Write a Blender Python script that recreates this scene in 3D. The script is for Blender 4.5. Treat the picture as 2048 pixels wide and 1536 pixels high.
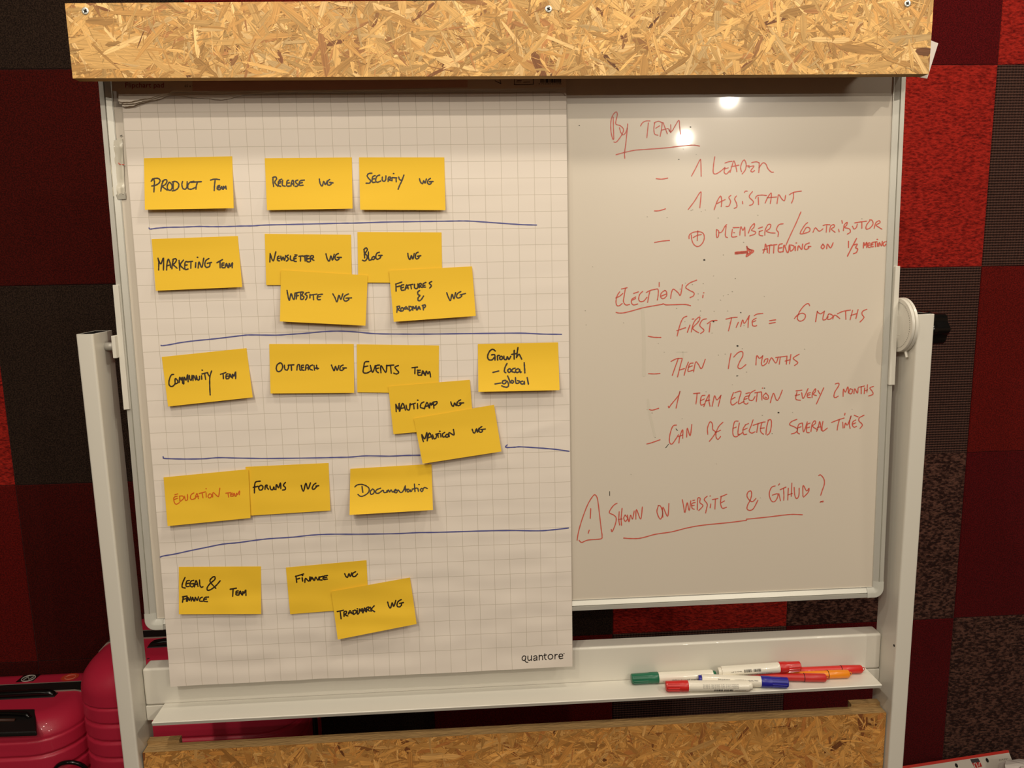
import bpy, bmesh, math, random
from mathutils import Vector, Matrix, noise
random.seed(7)
for o in list(bpy.data.objects): bpy.data.objects.remove(o)
scn = bpy.context.scene
COL = scn.collection
V = Vector
# ------------------------------------------------------------------ camera
F = 1530.0
CAM = V((0, 0, 1.5))
RGT = V((0.99800, -0.06043, -0.01867)); DWN = V((-0.02813, -0.15964, -0.98678)); FWD = V((0.05665, 0.98532, -0.16102))
cd = bpy.data.cameras.new('camera'); cam = bpy.data.objects.new('camera', cd); COL.objects.link(cam)
cd.sensor_width = 36; cd.lens = F / 2048 * 36; cd.clip_start = 0.02
mt = Matrix.Identity(4)
for r in range(3):
    mt[r][0] = RGT[r]; mt[r][1] = -DWN[r]; mt[r][2] = -FWD[r]; mt[r][3] = CAM[r]
cam.matrix_world = mt
scn.camera = cam
# ------------------------------------------------------------------ world, exposure, lamps
vs = scn.view_settings
scn.display_settings.display_device = 'sRGB'
vs.view_transform = 'Standard'; vs.look = 'None'; vs.gamma = 1; vs.use_curve_mapping = False; vs.exposure = 0.56
wd = bpy.data.worlds.new('world'); scn.world = wd; wd.use_nodes = True
wd.node_tree.nodes['Background'].inputs[0].default_value = (1.0, .88, .72, 1)
wd.node_tree.nodes['Background'].inputs[1].default_value = 0.13
LAMPS = [  # x, y, watts : recessed ceiling spots of the room, on a regular grid
 (1.52, -2.0, 26), (1.55, -3.0, 26), (1.5, 0.0, 17), (1.5, 0.70, 11), (-0.55, -1.0, 30), (-0.55, 0.0, 15), (-0.55, 0.70, 8), (-2.4, -2.0, 12),
 (0.45, 0.66, 11)]
for i, (x, y, w) in enumerate(LAMPS):
    ld = bpy.data.lights.new('ceiling_spot', 'SPOT'); ld.energy = w; ld.color = (1.0, .89, .735)
    ld.spot_size = math.radians(178); ld.spot_blend = .06; ld.shadow_soft_size = .05 if y > .5 else .016
    lo = bpy.data.objects.new('ceiling_spot', ld); COL.objects.link(lo); lo.location = (x, y, 2.575)
ld = bpy.data.lights.new('soft_room_light', 'AREA'); ld.shape = 'RECTANGLE'; ld.size = 3.0; ld.size_y = 2.4; ld.energy = 20; ld.color = (1.0, .89, .735)
lo = bpy.data.objects.new('soft_room_light', ld); COL.objects.link(lo); lo.location = (0.3, -1.2, 2.57)
# ------------------------------------------------------------------ helpers
def ray(x, y):
    return RGT * ((x - 1024) / F) + DWN * ((y - 768) / F) + FWD
def at_y(x, y, Y):
    d = ray(x, y); return CAM + d * (Y / d.y)
def at_z(x, y, Z):
    d = ray(x, y); return CAM + d * ((Z - CAM.z) / d.z)
BP = V((-0.16654, 1.18154, 1.27135)); BN = V((0, -.999505, .031449)); BV = V((0, .031449, .999505))
def onb(x, y, o=0.0):            # pixel -> board-parallel plane lifted by o towards the room
    d = ray(x, y); P = BP + BN * o
    return CAM + d * ((P - CAM).dot(BN) / d.dot(BN))
def B(x, v, o): return V((x, BP.y, BP.z)) + BV * v + BN * o      # board coordinates
def vof(p): return (p - BP).dot(BV)

def s2l(c):
    c = c / 255.0
    return c / 12.92 if c <= .04045 else ((c + .055) / 1.055) ** 2.4
MATS = {}
def mat(name, rgb, rough=.6, metal=0.0, noise_amt=0.0, noise_scale=30, bump=0.0, bump_scale=200, coat=0.0, spec=.5, emit=None, trans=0, stretch=None, coat_rough=.05):
    if name in MATS: return MATS[name]
    m = bpy.data.materials.new(name); m.use_nodes = True; nt = m.node_tree; b = nt.nodes['Principled BSDF']
    lin = [s2l(c) for c in rgb] + [1]
    b.inputs['Base Color'].default_value = lin; b.inputs['Roughness'].default_value = rough
    b.inputs['Metallic'].default_value = metal; b.inputs['Specular IOR Level'].default_value = spec
    b.inputs['Coat Weight'].default_value = coat; b.inputs['Coat Roughness'].default_value = coat_rough
    tc = nt.nodes.new('ShaderNodeTexCoord'); src = tc.outputs['Object']
    if stretch:
        mp = nt.nodes.new('ShaderNodeMapping'); mp.inputs['Scale'].default_value = stretch; nt.links.new(src, mp.inputs[0]); src = mp.outputs[0]
    if noise_amt:
        n = nt.nodes.new('ShaderNodeTexNoise'); n.inputs['Scale'].default_value = noise_scale; n.inputs['Detail'].default_value = 5
        nt.links.new(src, n.inputs['Vector'])
        mr = nt.nodes.new('ShaderNodeMapRange'); mr.inputs['To Min'].default_value = 1 - noise_amt; mr.inputs['To Max'].default_value = 1 + noise_amt
        nt.links.new(n.outputs['Fac'], mr.inputs['Value'])
        mx = nt.nodes.new('ShaderNodeVectorMath'); mx.operation = 'SCALE'; mx.inputs[0].default_value = lin[:3]
        nt.links.new(mr.outputs[0], mx.inputs['Scale']); nt.links.new(mx.outputs[0], b.inputs['Base Color'])
    if bump:
        n = nt.nodes.new('ShaderNodeTexNoise'); n.inputs['Scale'].default_value = bump_scale; n.inputs['Detail'].default_value = 3
        nt.links.new(src, n.inputs['Vector'])
        bp = nt.nodes.new('ShaderNodeBump'); bp.inputs['Strength'].default_value = bump; bp.inputs['Distance'].default_value = .002
        nt.links.new(n.outputs['Fac'], bp.inputs['Height']); nt.links.new(bp.outputs[0], b.inputs['Normal'])
    MATS[name] = m; return m

def carpet(name, rgb, rgb2, kind):
    if name in MATS: return MATS[name]
    m = bpy.data.materials.new(name); m.use_nodes = True; nt = m.node_tree; b = nt.nodes['Principled BSDF']; L = nt.links.new
    b.inputs['Roughness'].default_value = .95; b.inputs['Specular IOR Level'].default_value = .1
    b.inputs['Sheen Weight'].default_value = .06
    tc = nt.nodes.new('ShaderNodeTexCoord'); mp = nt.nodes.new('ShaderNodeMapping'); L(tc.outputs['Object'], mp.inputs[0])
    n = nt.nodes.new('ShaderNodeTexNoise'); n.inputs['Detail'].default_value = 4; L(mp.outputs[0], n.inputs['Vector'])
    sc, st, con, bd = {'fine': (330, (1, 1, 1), (.38, .66), .002), 'loop': (175, (.55, 1, 1.25), (.30, .62), .006), 'shag': (150, (.7, 1, 1.3), (.42, .64), .006), 'rib': (200, (.5, 1, 1), (.3, .8), .003)}[kind]
    if kind == 'loop': mp.inputs['Rotation'].default_value = (0, math.radians(12), 0)
    n.inputs['Scale'].default_value = sc; mp.inputs['Scale'].default_value = st
    h = n.outputs['Fac']
    if kind == 'rib':
        w = nt.nodes.new('ShaderNodeTexWave'); w.bands_direction = 'Z'; w.inputs['Scale'].default_value = 46; w.inputs['Distortion'].default_value = 1.0
        w.inputs['Detail'].default_value = 1; w.inputs['Detail Scale'].default_value = 6; L(tc.outputs['Object'], w.inputs['Vector'])
        w2 = nt.nodes.new('ShaderNodeTexWave'); w2.bands_direction = 'X'; w2.inputs['Scale'].default_value = 40; w2.inputs['Distortion'].default_value = 2.0
        L(tc.outputs['Object'], w2.inputs['Vector'])
        ma = nt.nodes.new('ShaderNodeMath'); ma.operation = 'MULTIPLY_ADD'; L(w2.outputs['Fac'], ma.inputs[0]); ma.inputs[1].default_value = .35; L(w.outputs['Fac'], ma.inputs[2])
        mb = nt.nodes.new('ShaderNodeMath'); mb.operation = 'MULTIPLY_ADD'; L(n.outputs['Fac'], mb.inputs[0]); mb.inputs[1].default_value = .35; L(ma.outputs[0], mb.inputs[2])
        h = mb.outputs[0]; con = (.25, 1.45)
    mr = nt.nodes.new('ShaderNodeMapRange'); mr.inputs['From Min'].default_value = con[0]; mr.inputs['From Max'].default_value = con[1]; L(h, mr.inputs['Value'])
    mx = nt.nodes.new('ShaderNodeMix'); mx.data_type = 'RGBA'
    mx.inputs[6].default_value = [s2l(c) for c in rgb2] + [1]; mx.inputs[7].default_value = [s2l(c) for c in rgb] + [1]
    L(mr.outputs[0], mx.inputs[0]); L(mx.outputs[2], b.inputs['Base Color'])
    bp = nt.nodes.new('ShaderNodeBump'); bp.inputs['Strength'].default_value = 1; bp.inputs['Distance'].default_value = bd
    L(h, bp.inputs['Height']); L(bp.outputs[0], b.inputs['Normal'])
    MATS[name] = m; return m

def tag(o, label=None, cat=None, group=None, kind=None):
    if label: o['label'] = label
    if cat: o['category'] = cat
    if group: o['group'] = group
    if kind: o['kind'] = kind
    return o
def mesh_obj(name, verts, faces, m, parent=None, smooth=False, loc=None):
    """verts are world coordinates; the object's origin goes to loc (or the parent's origin)"""
    org = V(loc) if loc is not None else (parent.matrix_world.translation.copy() if parent else V((0, 0, 0)))
    me = bpy.data.meshes.new(name)
    me.from_pydata([tuple(V(v) - org) for v in verts], [], faces)
    me.validate()
    bm = bmesh.new(); bm.from_mesh(me); bmesh.ops.recalc_face_normals(bm, faces=bm.faces) if smooth != 'keep' else None
    bm.to_mesh(me); bm.free()
    if smooth is True: me.shade_smooth()
    o = bpy.data.objects.new(name, me); COL.objects.link(o)
    if m: me.materials.append(m)
    o.matrix_world = Matrix.Translation(org)
    if parent:
        o.parent = parent; o.matrix_parent_inverse = Matrix.Identity(4); o.matrix_basis = Matrix.Translation(org - parent.matrix_world.translation)
        o.matrix_world = Matrix.Translation(org)
    return o
def empty(name, loc):
    o = bpy.data.objects.new(name, None); COL.objects.link(o); o.empty_display_size = .05
    o.matrix_world = Matrix.Translation(V(loc)); return o
def box(x0, x1, y0, y1, z0, z1):
    v = [V((x, y, z)) for z in (z0, z1) for y in (y0, y1) for x in (x0, x1)]
    return v, [(0, 1, 3, 2), (4, 6, 7, 5), (0, 4, 5, 1), (2, 3, 7, 6), (0, 2, 6, 4), (1, 5, 7, 3)]
def bevel(o, w=.002, seg=2, ang=35):
    md = o.modifiers.new('bevel', 'BEVEL'); md.width = w; md.segments = seg; md.limit_method = 'ANGLE'; md.angle_limit = math.radians(ang)
    md.harden_normals = False; o.data.shade_smooth()
    e = o.modifiers.new('edges', 'WEIGHTED_NORMAL'); e.keep_sharp = True
    return o
def solid(o, t=.0004, off=-1):
    md = o.modifiers.new('thickness', 'SOLIDIFY'); md.thickness = t; md.offset = off
    o.modifiers.new('crisp_edges', 'EDGE_SPLIT').split_angle = math.radians(50); return o
def tube_data(pts, r, n=12, caps=True):
    vs_, fs = [], []
    for i, p in enumerate(pts):
        t = (pts[min(i + 1, len(pts) - 1)] - pts[max(i - 1, 0)]).normalized()
        a = V((0, 0, 1)) if abs(t.z) < .9 else V((1, 0, 0))
        u = t.cross(a).normalized(); w = t.cross(u)
        rr = r[i] if isinstance(r, (list, tuple)) else r
        for k in range(n):
            an = 2 * math.pi * k / n; vs_.append(p + u * math.cos(an) * rr + w * math.sin(an) * rr)
    for i in range(len(pts) - 1):
        for k in range(n):
            fs.append((i * n + k, i * n + (k + 1) % n, (i + 1) * n + (k + 1) % n, (i + 1) * n + k))
    if caps: fs += [tuple(range(n)), tuple(range((len(pts) - 1) * n, len(pts) * n))]
    return vs_, fs
def merge(*parts):
    V_, F_ = [], []
    for v, f in parts:
        b = len(V_); V_ += v; F_ += [tuple(i + b for i in q) for q in f]
    return V_, F_
def catmull(P, n=5):
    if len(P) < 3: return list(P)
    Q = [P[0]] + list(P) + [P[-1]]; out = []
    for i in range(1, len(Q) - 2):
        a, b, c, d = Q[i - 1:i + 3]
        for k in range(n):
            t = k / n; t2 = t * t; t3 = t2 * t
            out.append(tuple(.5 * (2 * b[j] + (c[j] - a[j]) * t + (2 * a[j] - 5 * b[j] + 4 * c[j] - d[j]) * t2 + (3 * b[j] - a[j] - 3 * c[j] + d[j]) * t3) for j in (0, 1)))
    out.append(P[-1]); return out
def strokes(txt, ox=0, oy=0, sc=1.0):
    """'x,y x,y; x,y' traced at 1/sc scale from origin ox,oy"""
    res = []
    for s in txt.replace('\n', ' ').split(';'):
        p = [tuple(float(a) for a in q.split(',')) for q in s.split()]
        if p: res.append([(ox + x / sc, oy + y / sc) for x, y in p])
    return res
def ribbon(sts, w, S):
    """flat pen strokes in pixel space, laid on the surface S(px, py) -> point"""
    vs_, fs = [], []
    for st in sts:
        if len(st) == 1: st = [(st[0][0] - .5, st[0][1]), (st[0][0] + .6, st[0][1] + .2)]
        P = catmull(st)
        b = len(vs_); n = len(P); h = w / 2
        dr = []
        for i in range(n):
            a, c = P[max(i - 1, 0)], P[min(i + 1, n - 1)]
            dx, dy = c[0] - a[0], c[1] - a[1]; l = math.hypot(dx, dy) or 1
            dr.append((dx / l, dy / l))
        for i in range(n):
            k = 1 - .12 * math.sin(i * 1.7 + b); x, y = P[i]; dx, dy = dr[i]
            vs_.append(S(x - dy * h * k, y + dx * h * k)); vs_.append(S(x + dy * h * k, y - dx * h * k))
        for i in range(n - 1): fs.append((b + 2 * i, b + 2 * i + 1, b + 2 * i + 3, b + 2 * i + 2))
        for e, sg in ((0, -1), (n - 1, 1)):
            x, y = P[e]; dx, dy = dr[e]; c0 = len(vs_)
            for k in range(5):
                an = -math.pi / 2 + math.pi * k / 4
                ca, sa = math.cos(an) * sg * h, math.sin(an) * h
                vs_.append(S(x + dx * ca - dy * sa, y + dy * ca + dx * sa))
            fs.append((c0, c0 + 1, c0 + 2, c0 + 3, c0 + 4))
    return vs_, fs
def write(name, sts, w, S, m, parent, label=None):
    v, f = ribbon(sts, w, S)
    o = mesh_obj(name, v, f, m, parent)
    if label: o['label'] = label
    if len(sts) > 1: o['kind'] = 'stuff'
    return o
def text_data(s, S):
    """built-in font as a flat mesh; S maps text units (baseline 0, height about .7) to space"""
    cu = bpy.data.curves.new('t', 'FONT'); cu.body = s; cu.resolution_u = 3
    ob = bpy.data.objects.new('t', cu); COL.objects.link(ob)
    me = bpy.data.meshes.new_from_object(ob.evaluated_get(bpy.context.evaluated_depsgraph_get()))
    W = max((v.co.x for v in me.vertices), default=1)
    vs_ = [S(v.co.x / W, v.co.y / .73) for v in me.vertices]; fs = [tuple(p.vertices) for p in me.polygons]
    bpy.data.objects.remove(ob); bpy.data.curves.remove(cu); bpy.data.meshes.remove(me)
    return vs_, fs
# ------------------------------------------------------------------ setting
WY = 1.95
xs = [-3.66, -3.16, -2.66, -2.16, -1.66, -1.158, -.640, -.121, .377, .867, 1.352, 1.84, 2.34, 2.84, 3.34, 3.84]; zs = [2.46, 1.960, 1.458, .956, .474, .0]
CRED = carpet('carpet_bright_red', (182, 42, 31), (110, 17, 13), 'loop')
CDRK = carpet('carpet_dark_red', (122, 22, 15), (78, 10, 7), 'fine')
COXB = carpet('carpet_oxblood', (86, 17, 10), (50, 8, 5), 'fine')
CMAR = carpet('carpet_maroon', (104, 14, 18), (66, 6, 9), 'fine')
CBLK = carpet('carpet_black', (62, 46, 36), (28, 18, 13), 'fine')
CRIB = carpet('carpet_brown_ribbed', (104, 72, 62), (40, 21, 17), 'rib')
CSHG = carpet('carpet_brown_shaggy', (110, 74, 62), (46, 24, 20), 'shag')
tilemap = {(0, 5): CBLK, (0, 6): CDRK, (0, 10): CMAR, (0, 11): CRED, (1, 5): CDRK, (1, 10): CRED, (1, 11): CRIB, (2, 4): CRED, (2, 5): CBLK, (2, 6): CDRK,
 (2, 10): CRIB, (2, 11): CDRK, (3, 4): CRED, (3, 5): CMAR, (3, 6): CDRK, (3, 8): CBLK, (3, 7): CBLK, (3, 9): CRED, (3, 10): CSHG, (3, 11): CDRK,
 (4, 5): CDRK, (4, 6): CBLK, (4, 7): CBLK, (4, 8): CDRK, (4, 9): CRIB, (4, 10): CMAR, (4, 11): CSHG}
# columns are indexed from the left; index 5 starts at x=-1.158
tilemap = {}
def T(r, c, m): tilemap[(r, c + 5)] = m
T(0, 0, CBLK); T(0, 1, CDRK); T(0, 4, CMAR); T(0, 5, CRED)
T(1, 0, COXB); T(1, -1, CRED); T(1, 4, CRED); T(1, 5, CRIB)
T(2, -1, CRED); T(2, 0, CBLK); T(2, 4, CRIB); T(2, 5, CDRK); T(2, 1, CDRK)
T(3, -1, CDRK); T(3, 0, COXB); T(3, 1, CDRK); T(3, 2, CBLK); T(3, 3, CRED); T(3, 4, CSHG); T(3, 5, CMAR)
T(4, 0, COXB); T(4, 1, CBLK); T(4, 2, CDRK); T(4, 3, CRIB); T(4, 4, CMAR); T(4, 5, CSHG); T(4, -1, COXB)
plaster = mat('brown_plaster', (124, 98, 78), .9, bump=.2)
v, f = box(-3.72, 3.9, WY + .007, WY + .12, 0, 2.62)
wall = tag(mesh_obj('wall_back', v, f, mat('dark_backing', (40, 20, 15), .9), loc=(0, WY + .06, 0)), kind='structure')
rest = [CDRK, CRED, CBLK, CRIB, CMAR, CSHG]
tcache = {}
for r in range(5):
    for c in range(len(xs) - 1):
        m = tilemap.get((r, c)) or rest[(r * 7 + c * 5 + 3) % 6]
        g = .0008
        w, h = xs[c + 1] - xs[c] - g, zs[r] - zs[r + 1] - g
        cx, cz = (xs[c] + xs[c + 1]) / 2, (zs[r] + zs[r + 1]) / 2
        k = (round(w, 4), round(h, 4), m.name)
        if k not in tcache:
            v, f = box(-w / 2, w / 2, -.0035, .0035, -h / 2, h / 2)
            # a shallow rounded rim around the face
            t = bpy.data.meshes.new('carpet_tile'); t.from_pydata([tuple(a) for a in v], [], f)
            b_ = bmesh.new(); b_.from_mesh(t)
            bmesh.ops.bevel(b_, geom=[e for e in b_.edges if all(q.co.y < 0 for q in e.verts)], offset=.0018, segments=1, affect='EDGES')
            bmesh.ops.recalc_face_normals(b_, faces=b_.faces); b_.to_mesh(t); b_.free(); t.materials.append(m); tcache[k] = t
        o = bpy.data.objects.new('carpet_tile', tcache[k]); COL.objects.link(o); o.parent = wall
        o.location = V((cx, WY + .0035 + ((r * 3 + c) % 4) * .0004, cz)) - V((0, WY + .06, 0))
def slab(nm, *b, m=plaster):
    v, f = box(*b); return tag(mesh_obj(nm, v, f, m, loc=((b[0] + b[1]) / 2, (b[2] + b[3]) / 2, (b[4] + b[5]) / 2)), kind='structure')
slab('floor', -3.72, 3.9, -5.0, WY + .12, -.1, 0, m=mat('grey_brown_floor', (58, 44, 38), .8, bump=.5, bump_scale=300, noise_amt=.15))
slab('ceiling', -3.72, 3.9, -5.0, WY + .12, 2.62, 2.72, m=mat('dim_ceiling', (120, 106, 90), .9))
slab('wall_left', -3.84, -3.72, -5.0, WY + .12, 0, 2.62)
slab('wall_right', 3.9, 4.02, -5.0, WY + .12, 0, 2.62)
slab('wall_front', -3.72, 3.9, -5.12, -5.0, 0, 2.62)

# ------------------------------------------------------------------ whiteboard on its stand
WHITE = mat('white_lacquer', (222, 218, 206), .34, coat=.25, bump=.05, bump_scale=60)
ALU = mat('satin_aluminium', (205, 203, 193), .38, metal=.35)
CAPM = mat('grey_plastic', (196, 195, 185), .4)
BLK = mat('black_plastic', (14, 13, 12), .22)
DARKIN = mat('dark_tube_inside', (20, 16, 14), .9)
ENA = mat('white_enamel', (218, 208, 192), .3, coat=.45, coat_rough=.055, noise_amt=.015, noise_scale=5)
bx0, bx1 = -.5245, .6862
vb = (vof(onb(1144, 1221.5)) + vof(onb(1745, 1199)) + vof(onb(1548, 1206))) / 3; vt = vb + .90
stand = empty('mobile_whiteboard', (0.08, 1.18, 0))
tag(stand, 'large white framed whiteboard on a white two-post stand, red handwriting on its right half', 'whiteboard')
v = [B(x, vv, o) for o in (-.017, -.0065) for vv in (vb + .012, vt - .012) for x in (bx0 + .012, bx1 - .012)]
f = box(0, 1, 0, 1, 0, 1)[1]
surf = mesh_obj('board_surface', v, f, ENA, stand)
prof = [(0, -.020), (0, -.004), (.001, -.002), (.0075, -.002), (.0081, -.0045), (.0088, -.0045), (.0094, -.0022), (.0165, -.0056), (.0172, -.0050), (.0182, -.0050), (.0184, -.0072)]
RC = .016
def rr(ins):       # rounded rectangle ring of the frame at inset ins
    pts = []
    x0, x1, a, b = bx0 + ins, bx1 - ins, vb + ins, vt - ins
    r = max(RC - ins, .0012)
    for cx, cv, st in ((x1 - r, b - r, 0), (x0 + r, b - r, 90), (x0 + r, a + r, 180), (x1 - r, a + r, 270)):
        for k in range(7):
            an = math.radians(st + k * 15); pts.append((cx + r * math.cos(an), cv + r * math.sin(an)))
    return pts
rings = [[B(x, vv, o) for x, vv in rr(i)] for i, o in prof]
n = 28; vs_ = [p for r in rings for p in r]
fs = [(i * n + k, i * n + (k + 1) % n, (i + 1) * n + (k + 1) % n, (i + 1) * n + k) for i in range(len(rings) - 1) for k in range(n)]
frame = mesh_obj('frame', vs_, fs, ALU, stand, smooth=False)
md = frame.modifiers.new('e', 'EDGE_SPLIT'); frame.data.shade_smooth()
# moulded corner caps over the frame corners
for ci, (sx, sv) in enumerate(((1, 1), (-1, 1), (-1, -1), (1, -1))):
    vs_, rr_ = [], []
    for ins, o in [(-.0006, -.020), (-.0006, -.0032), (.001, -.0012), (.0078, -.0012), (.0094, -.0016), (.0170, -.0048), (.0184, -.0066)]:
        ring = rr(max(ins, 0))[ci * 7:ci * 7 + 7]
        a, b = ring[0], ring[-1]
        L = .022
        # extend along both straight sides
        da = V((0, -1)) if ci in (0, 2) else V((1, 0)); db = V((-1, 0)) if ci in (0, 2) else V((0, -1))
        if ci == 0: da, db = (0, -1), (-1, 0)
        if ci == 1: da, db = (1, 0), (0, -1)
        if ci == 2: da, db = (0, 1), (1, 0)
        if ci == 3: da, db = (-1, 0), (0, 1)
        base = [(bx0, bx1)[sx > 0], (vb, vt)[sv > 0]]
        def end(p, d):
            q = list(p)
            if d[0]: q[0] = base[0] - sx * (RC + L * .55)
            else: q[1] = base[1] - sv * (RC + L * .55)
            return tuple(q)
        rr_.append([end(a, da)] + ring + [end(b, db)])
        if ins < 0: rr_[-1] = [(x + sx * .0006, y + sv * .0006) for x, y in rr_[-1]]
        vs_ += [B(x, y, o) for x, y in rr_[-1]]
    m_ = 9
    fs = [(i * m_ + k, i * m_ + k + 1, (i + 1) * m_ + k + 1, (i + 1) * m_ + k) for i in range(6) for k in range(m_ - 1)]
    cp = mesh_obj('corner_cap', vs_, fs, CAPM, frame); cp.modifiers.new('e', 'EDGE_SPLIT'); cp.data.shade_smooth()
    cp['label'] = 'grey moulded plastic corner piece'
# posts: channel section tubes
PF, PB = 1.150, 1.212
def post(x0, x1, inner):
    s = inner  # +1: the inner side is on the right
    xo, xi = (x0, x1) if s > 0 else (x1, x0)
    sec = [(xo, PB), (xo, PF + .0035), (xo + s * .001, PF + .001), (xo + s * .0035, PF), (xi - s * .0035, PF), (xi - s * .001, PF + .001), (xi, PF + .0035), (xi, PB)]
    z0, z1 = .055, 1.4035
    v = [V((x, y, z)) for z in (z0, z1) for x, y in sec]; k = len(sec)
    f = [(i, (i + 1) % k, k + (i + 1) % k, k + i) for i in range(k)] + [tuple(range(k))]
    cx, cy = (x0 + x1) / 2, (PF + PB) / 2
    # open top: inner wall
    q = len(v); v += [V((cx + (x - cx) * .88, cy + (y - cy) * .93, z)) for z in (z1, z1 - .05) for x, y in sec]
    f += [(k + i, k + (i + 1) % k, q + (i + 1) % k, q + i) for i in range(k)] + [(q + i, q + (i + 1) % k, q + k + (i + 1) % k, q + k + i) for i in range(k)] + [tuple(range(q + k, q + 2 * k))]
    p = mesh_obj('post', v, f, WHITE, stand); p.data.materials.append(DARKIN)
    for pl in p.data.polygons:
        if all(i >= q for i in pl.vertices): pl.material_index = 1
    bevel(p, .0012, 2, 25)
    fv, ff = box(cx - .022, cx + .022, PF - .27, PB + .25, .03, .058)
    ft = mesh_obj('foot', fv, ff, WHITE, stand); bevel(ft, .006, 3)
    for yy in (PF - .24, PB + .22):
        cv, cf = tube_data([V((cx - .011, yy, .016)), V((cx + .011, yy, .016))], .016, 20)
        mesh_obj('castor_wheel', cv, cf, BLK, ft)
    hz = at_y(1794, 1291, PF + .005).z; hv, hf = tube_data([V((x0 + .0006, PF + .0055, hz)), V((x0 - .0003, PF + .0055, hz))], .0022, 10)
    if s < 0: mesh_obj('screw_hole', hv, hf, DARKIN, p)
post(-.571, -.546, 1); post(.700, .728, -1)
v, f = box(-.5455, .6994, 1.1925, 1.2225, .759, .7850)
bevel(mesh_obj('lower_rail', v, f, WHITE, stand), .001, 1)
v, f = box(-.5453, .6992, 1.192, 1.2225, .786, .851)
bevel(mesh_obj('cross_rail', v, f, WHITE, stand), .004, 3)
# tray: folded sheet with a lip
TZ = .789
tx0, tx1 = -.514, .673; tf = 1.138
prf = [(1.1915, TZ + .0), (tf + .0012, TZ), (tf, TZ - .001), (tf + .0022, TZ - .0068), (tf + .0034, TZ - .0064), (tf + .0014, TZ - .0016), (1.1915, TZ - .0016)]
v = [V((x, y, z)) for x in (tx0, tx1) for y, z in prf]; k = len(prf)
f = [(i, (i + 1) % k, k + (i + 1) % k, k + i) for i in range(k)] + [tuple(range(k)), tuple(range(k, 2 * k))]
tray = mesh_obj('pen_tray', v, f, WHITE, stand)
# lower cross rail near the feet (behind the lower panel)
v, f = box(-.546, .700, 1.192, 1.2225, .30, .34); bevel(mesh_obj('cross_rail', v, f, WHITE, stand), .004, 3)
# side brackets, pivot, graduated discs and knob
def bracket(pa, pb, pc, pd):
    a, b, c, d = (onb(*p, .0022) for p in (pa, pb, pc, pd))
    v = [a, b, c, d] + [q - BN * .020 for q in (a, b, c, d)]
    o = mesh_obj('side_bracket', v, [(0, 1, 2, 3), (7, 6, 5, 4), (0, 4, 5, 1), (1, 5, 6, 2), (2, 6, 7, 3), (3, 7, 4, 0)], WHITE, stand)
    return bevel(o, .001, 2)
bracket((224.5, 570), (236, 569.5), (258.5, 819), (247, 820))
bracket((1791.5, 532), (1801, 532), (1790, 770), (1778, 770.5))
pl = at_y(216, 693, 1.186)
v, f = tube_data([V((-.548, 1.186, pl.z)), V((-.530, 1.186, pl.z))], .0062, 20)
mesh_obj('pivot_axle', v, f, mat('scuffed_grey_metal', (176, 172, 164), .5, metal=.3, noise_amt=.2), stand, smooth=False).data.shade_smooth()
v, f = box(-.5318, -.5262, 1.174, 1.196, pl.z - .017, pl.z + .017)
bevel(mesh_obj('pivot_plate', v, f, WHITE, stand), .0012, 2)
dz = at_y(1806, 650, 1.188).z; dy = 1.188
def disc_prof(name, prof, m, parent, n=72, lob=None):
    v, f = [], []
    for x, r in prof:
        for k in range(n):
            an = 2 * math.pi * k / n; rr2 = r * (1 + (lob(an) if lob else 0)); v.append(V((x, dy + rr2 * math.cos(an), dz + rr2 * math.sin(an))))
    for i in range(len(prof) - 1):
        for k in range(n): f.append((i * n + k, i * n + (k + 1) % n, (i + 1) * n + (k + 1) % n, (i + 1) * n + k))
    f += [tuple(range(n)), tuple(range((len(prof) - 1) * n, len(prof) * n))]
    o = mesh_obj(name, v, f, m, parent); o.data.shade_smooth(); o.modifiers.new('e', 'EDGE_SPLIT').split_angle = math.radians(40); return o
d1 = disc_prof('graduated_disc', [(.6868, .019), (.6874, .023), (.6884, .029), (.6890, .040), (.6893, .0425), (.6905, .0435), (.6930, .0435), (.6937, .0425)], WHITE, stand)
disc_prof('locking_disc', [(.6940, .0425), (.6946, .0440), (.6985, .0440), (.6992, .043)], WHITE, stand)
for k in range(72):
    pass
v, f = [], []
for k in range(64):
    an = 2 * math.pi * k / 64; c = V((.68885, dy + .0365 * math.cos(an), dz + .0365 * math.sin(an)))
    t = tube_data([c, c - V((.0004, 0, 0))], .0008, 6); v_, f_ = merge((v, f), t); v, f = v_, f_
dots = mesh_obj('scale_dots', v, f, mat('grey_dot', (150, 146, 136), .6), d1); dots['label'] = 'ring of small grey dots'; dots['kind'] = 'stuff'
v, f = box(.6866, .6884, dy - .014, dy + .014, dz - .016, dz + .016); bevel(mesh_obj('hub_block', v, f, WHITE, stand), .002, 2)
v, f = tube_data([V((.6965, dy - .016, dz - .040)), V((.6965, dy - .021, dz - .050))], .0022, 10); mesh_obj('disc_pin', v, f, WHITE, stand)
dz = at_y(1886, 656, 1.188).z
lob = lambda a: .10 * math.cos(6 * a)
disc_prof('adjusting_knob', [(.7290, .016), (.7295, .0275), (.7325, .0290), (.7350, .0280), (.7400, .0262), (.7420, .0252), (.7600, .0245), (.7630, .0225), (.7645, .016)], BLK, stand, lob=lob)

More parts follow.
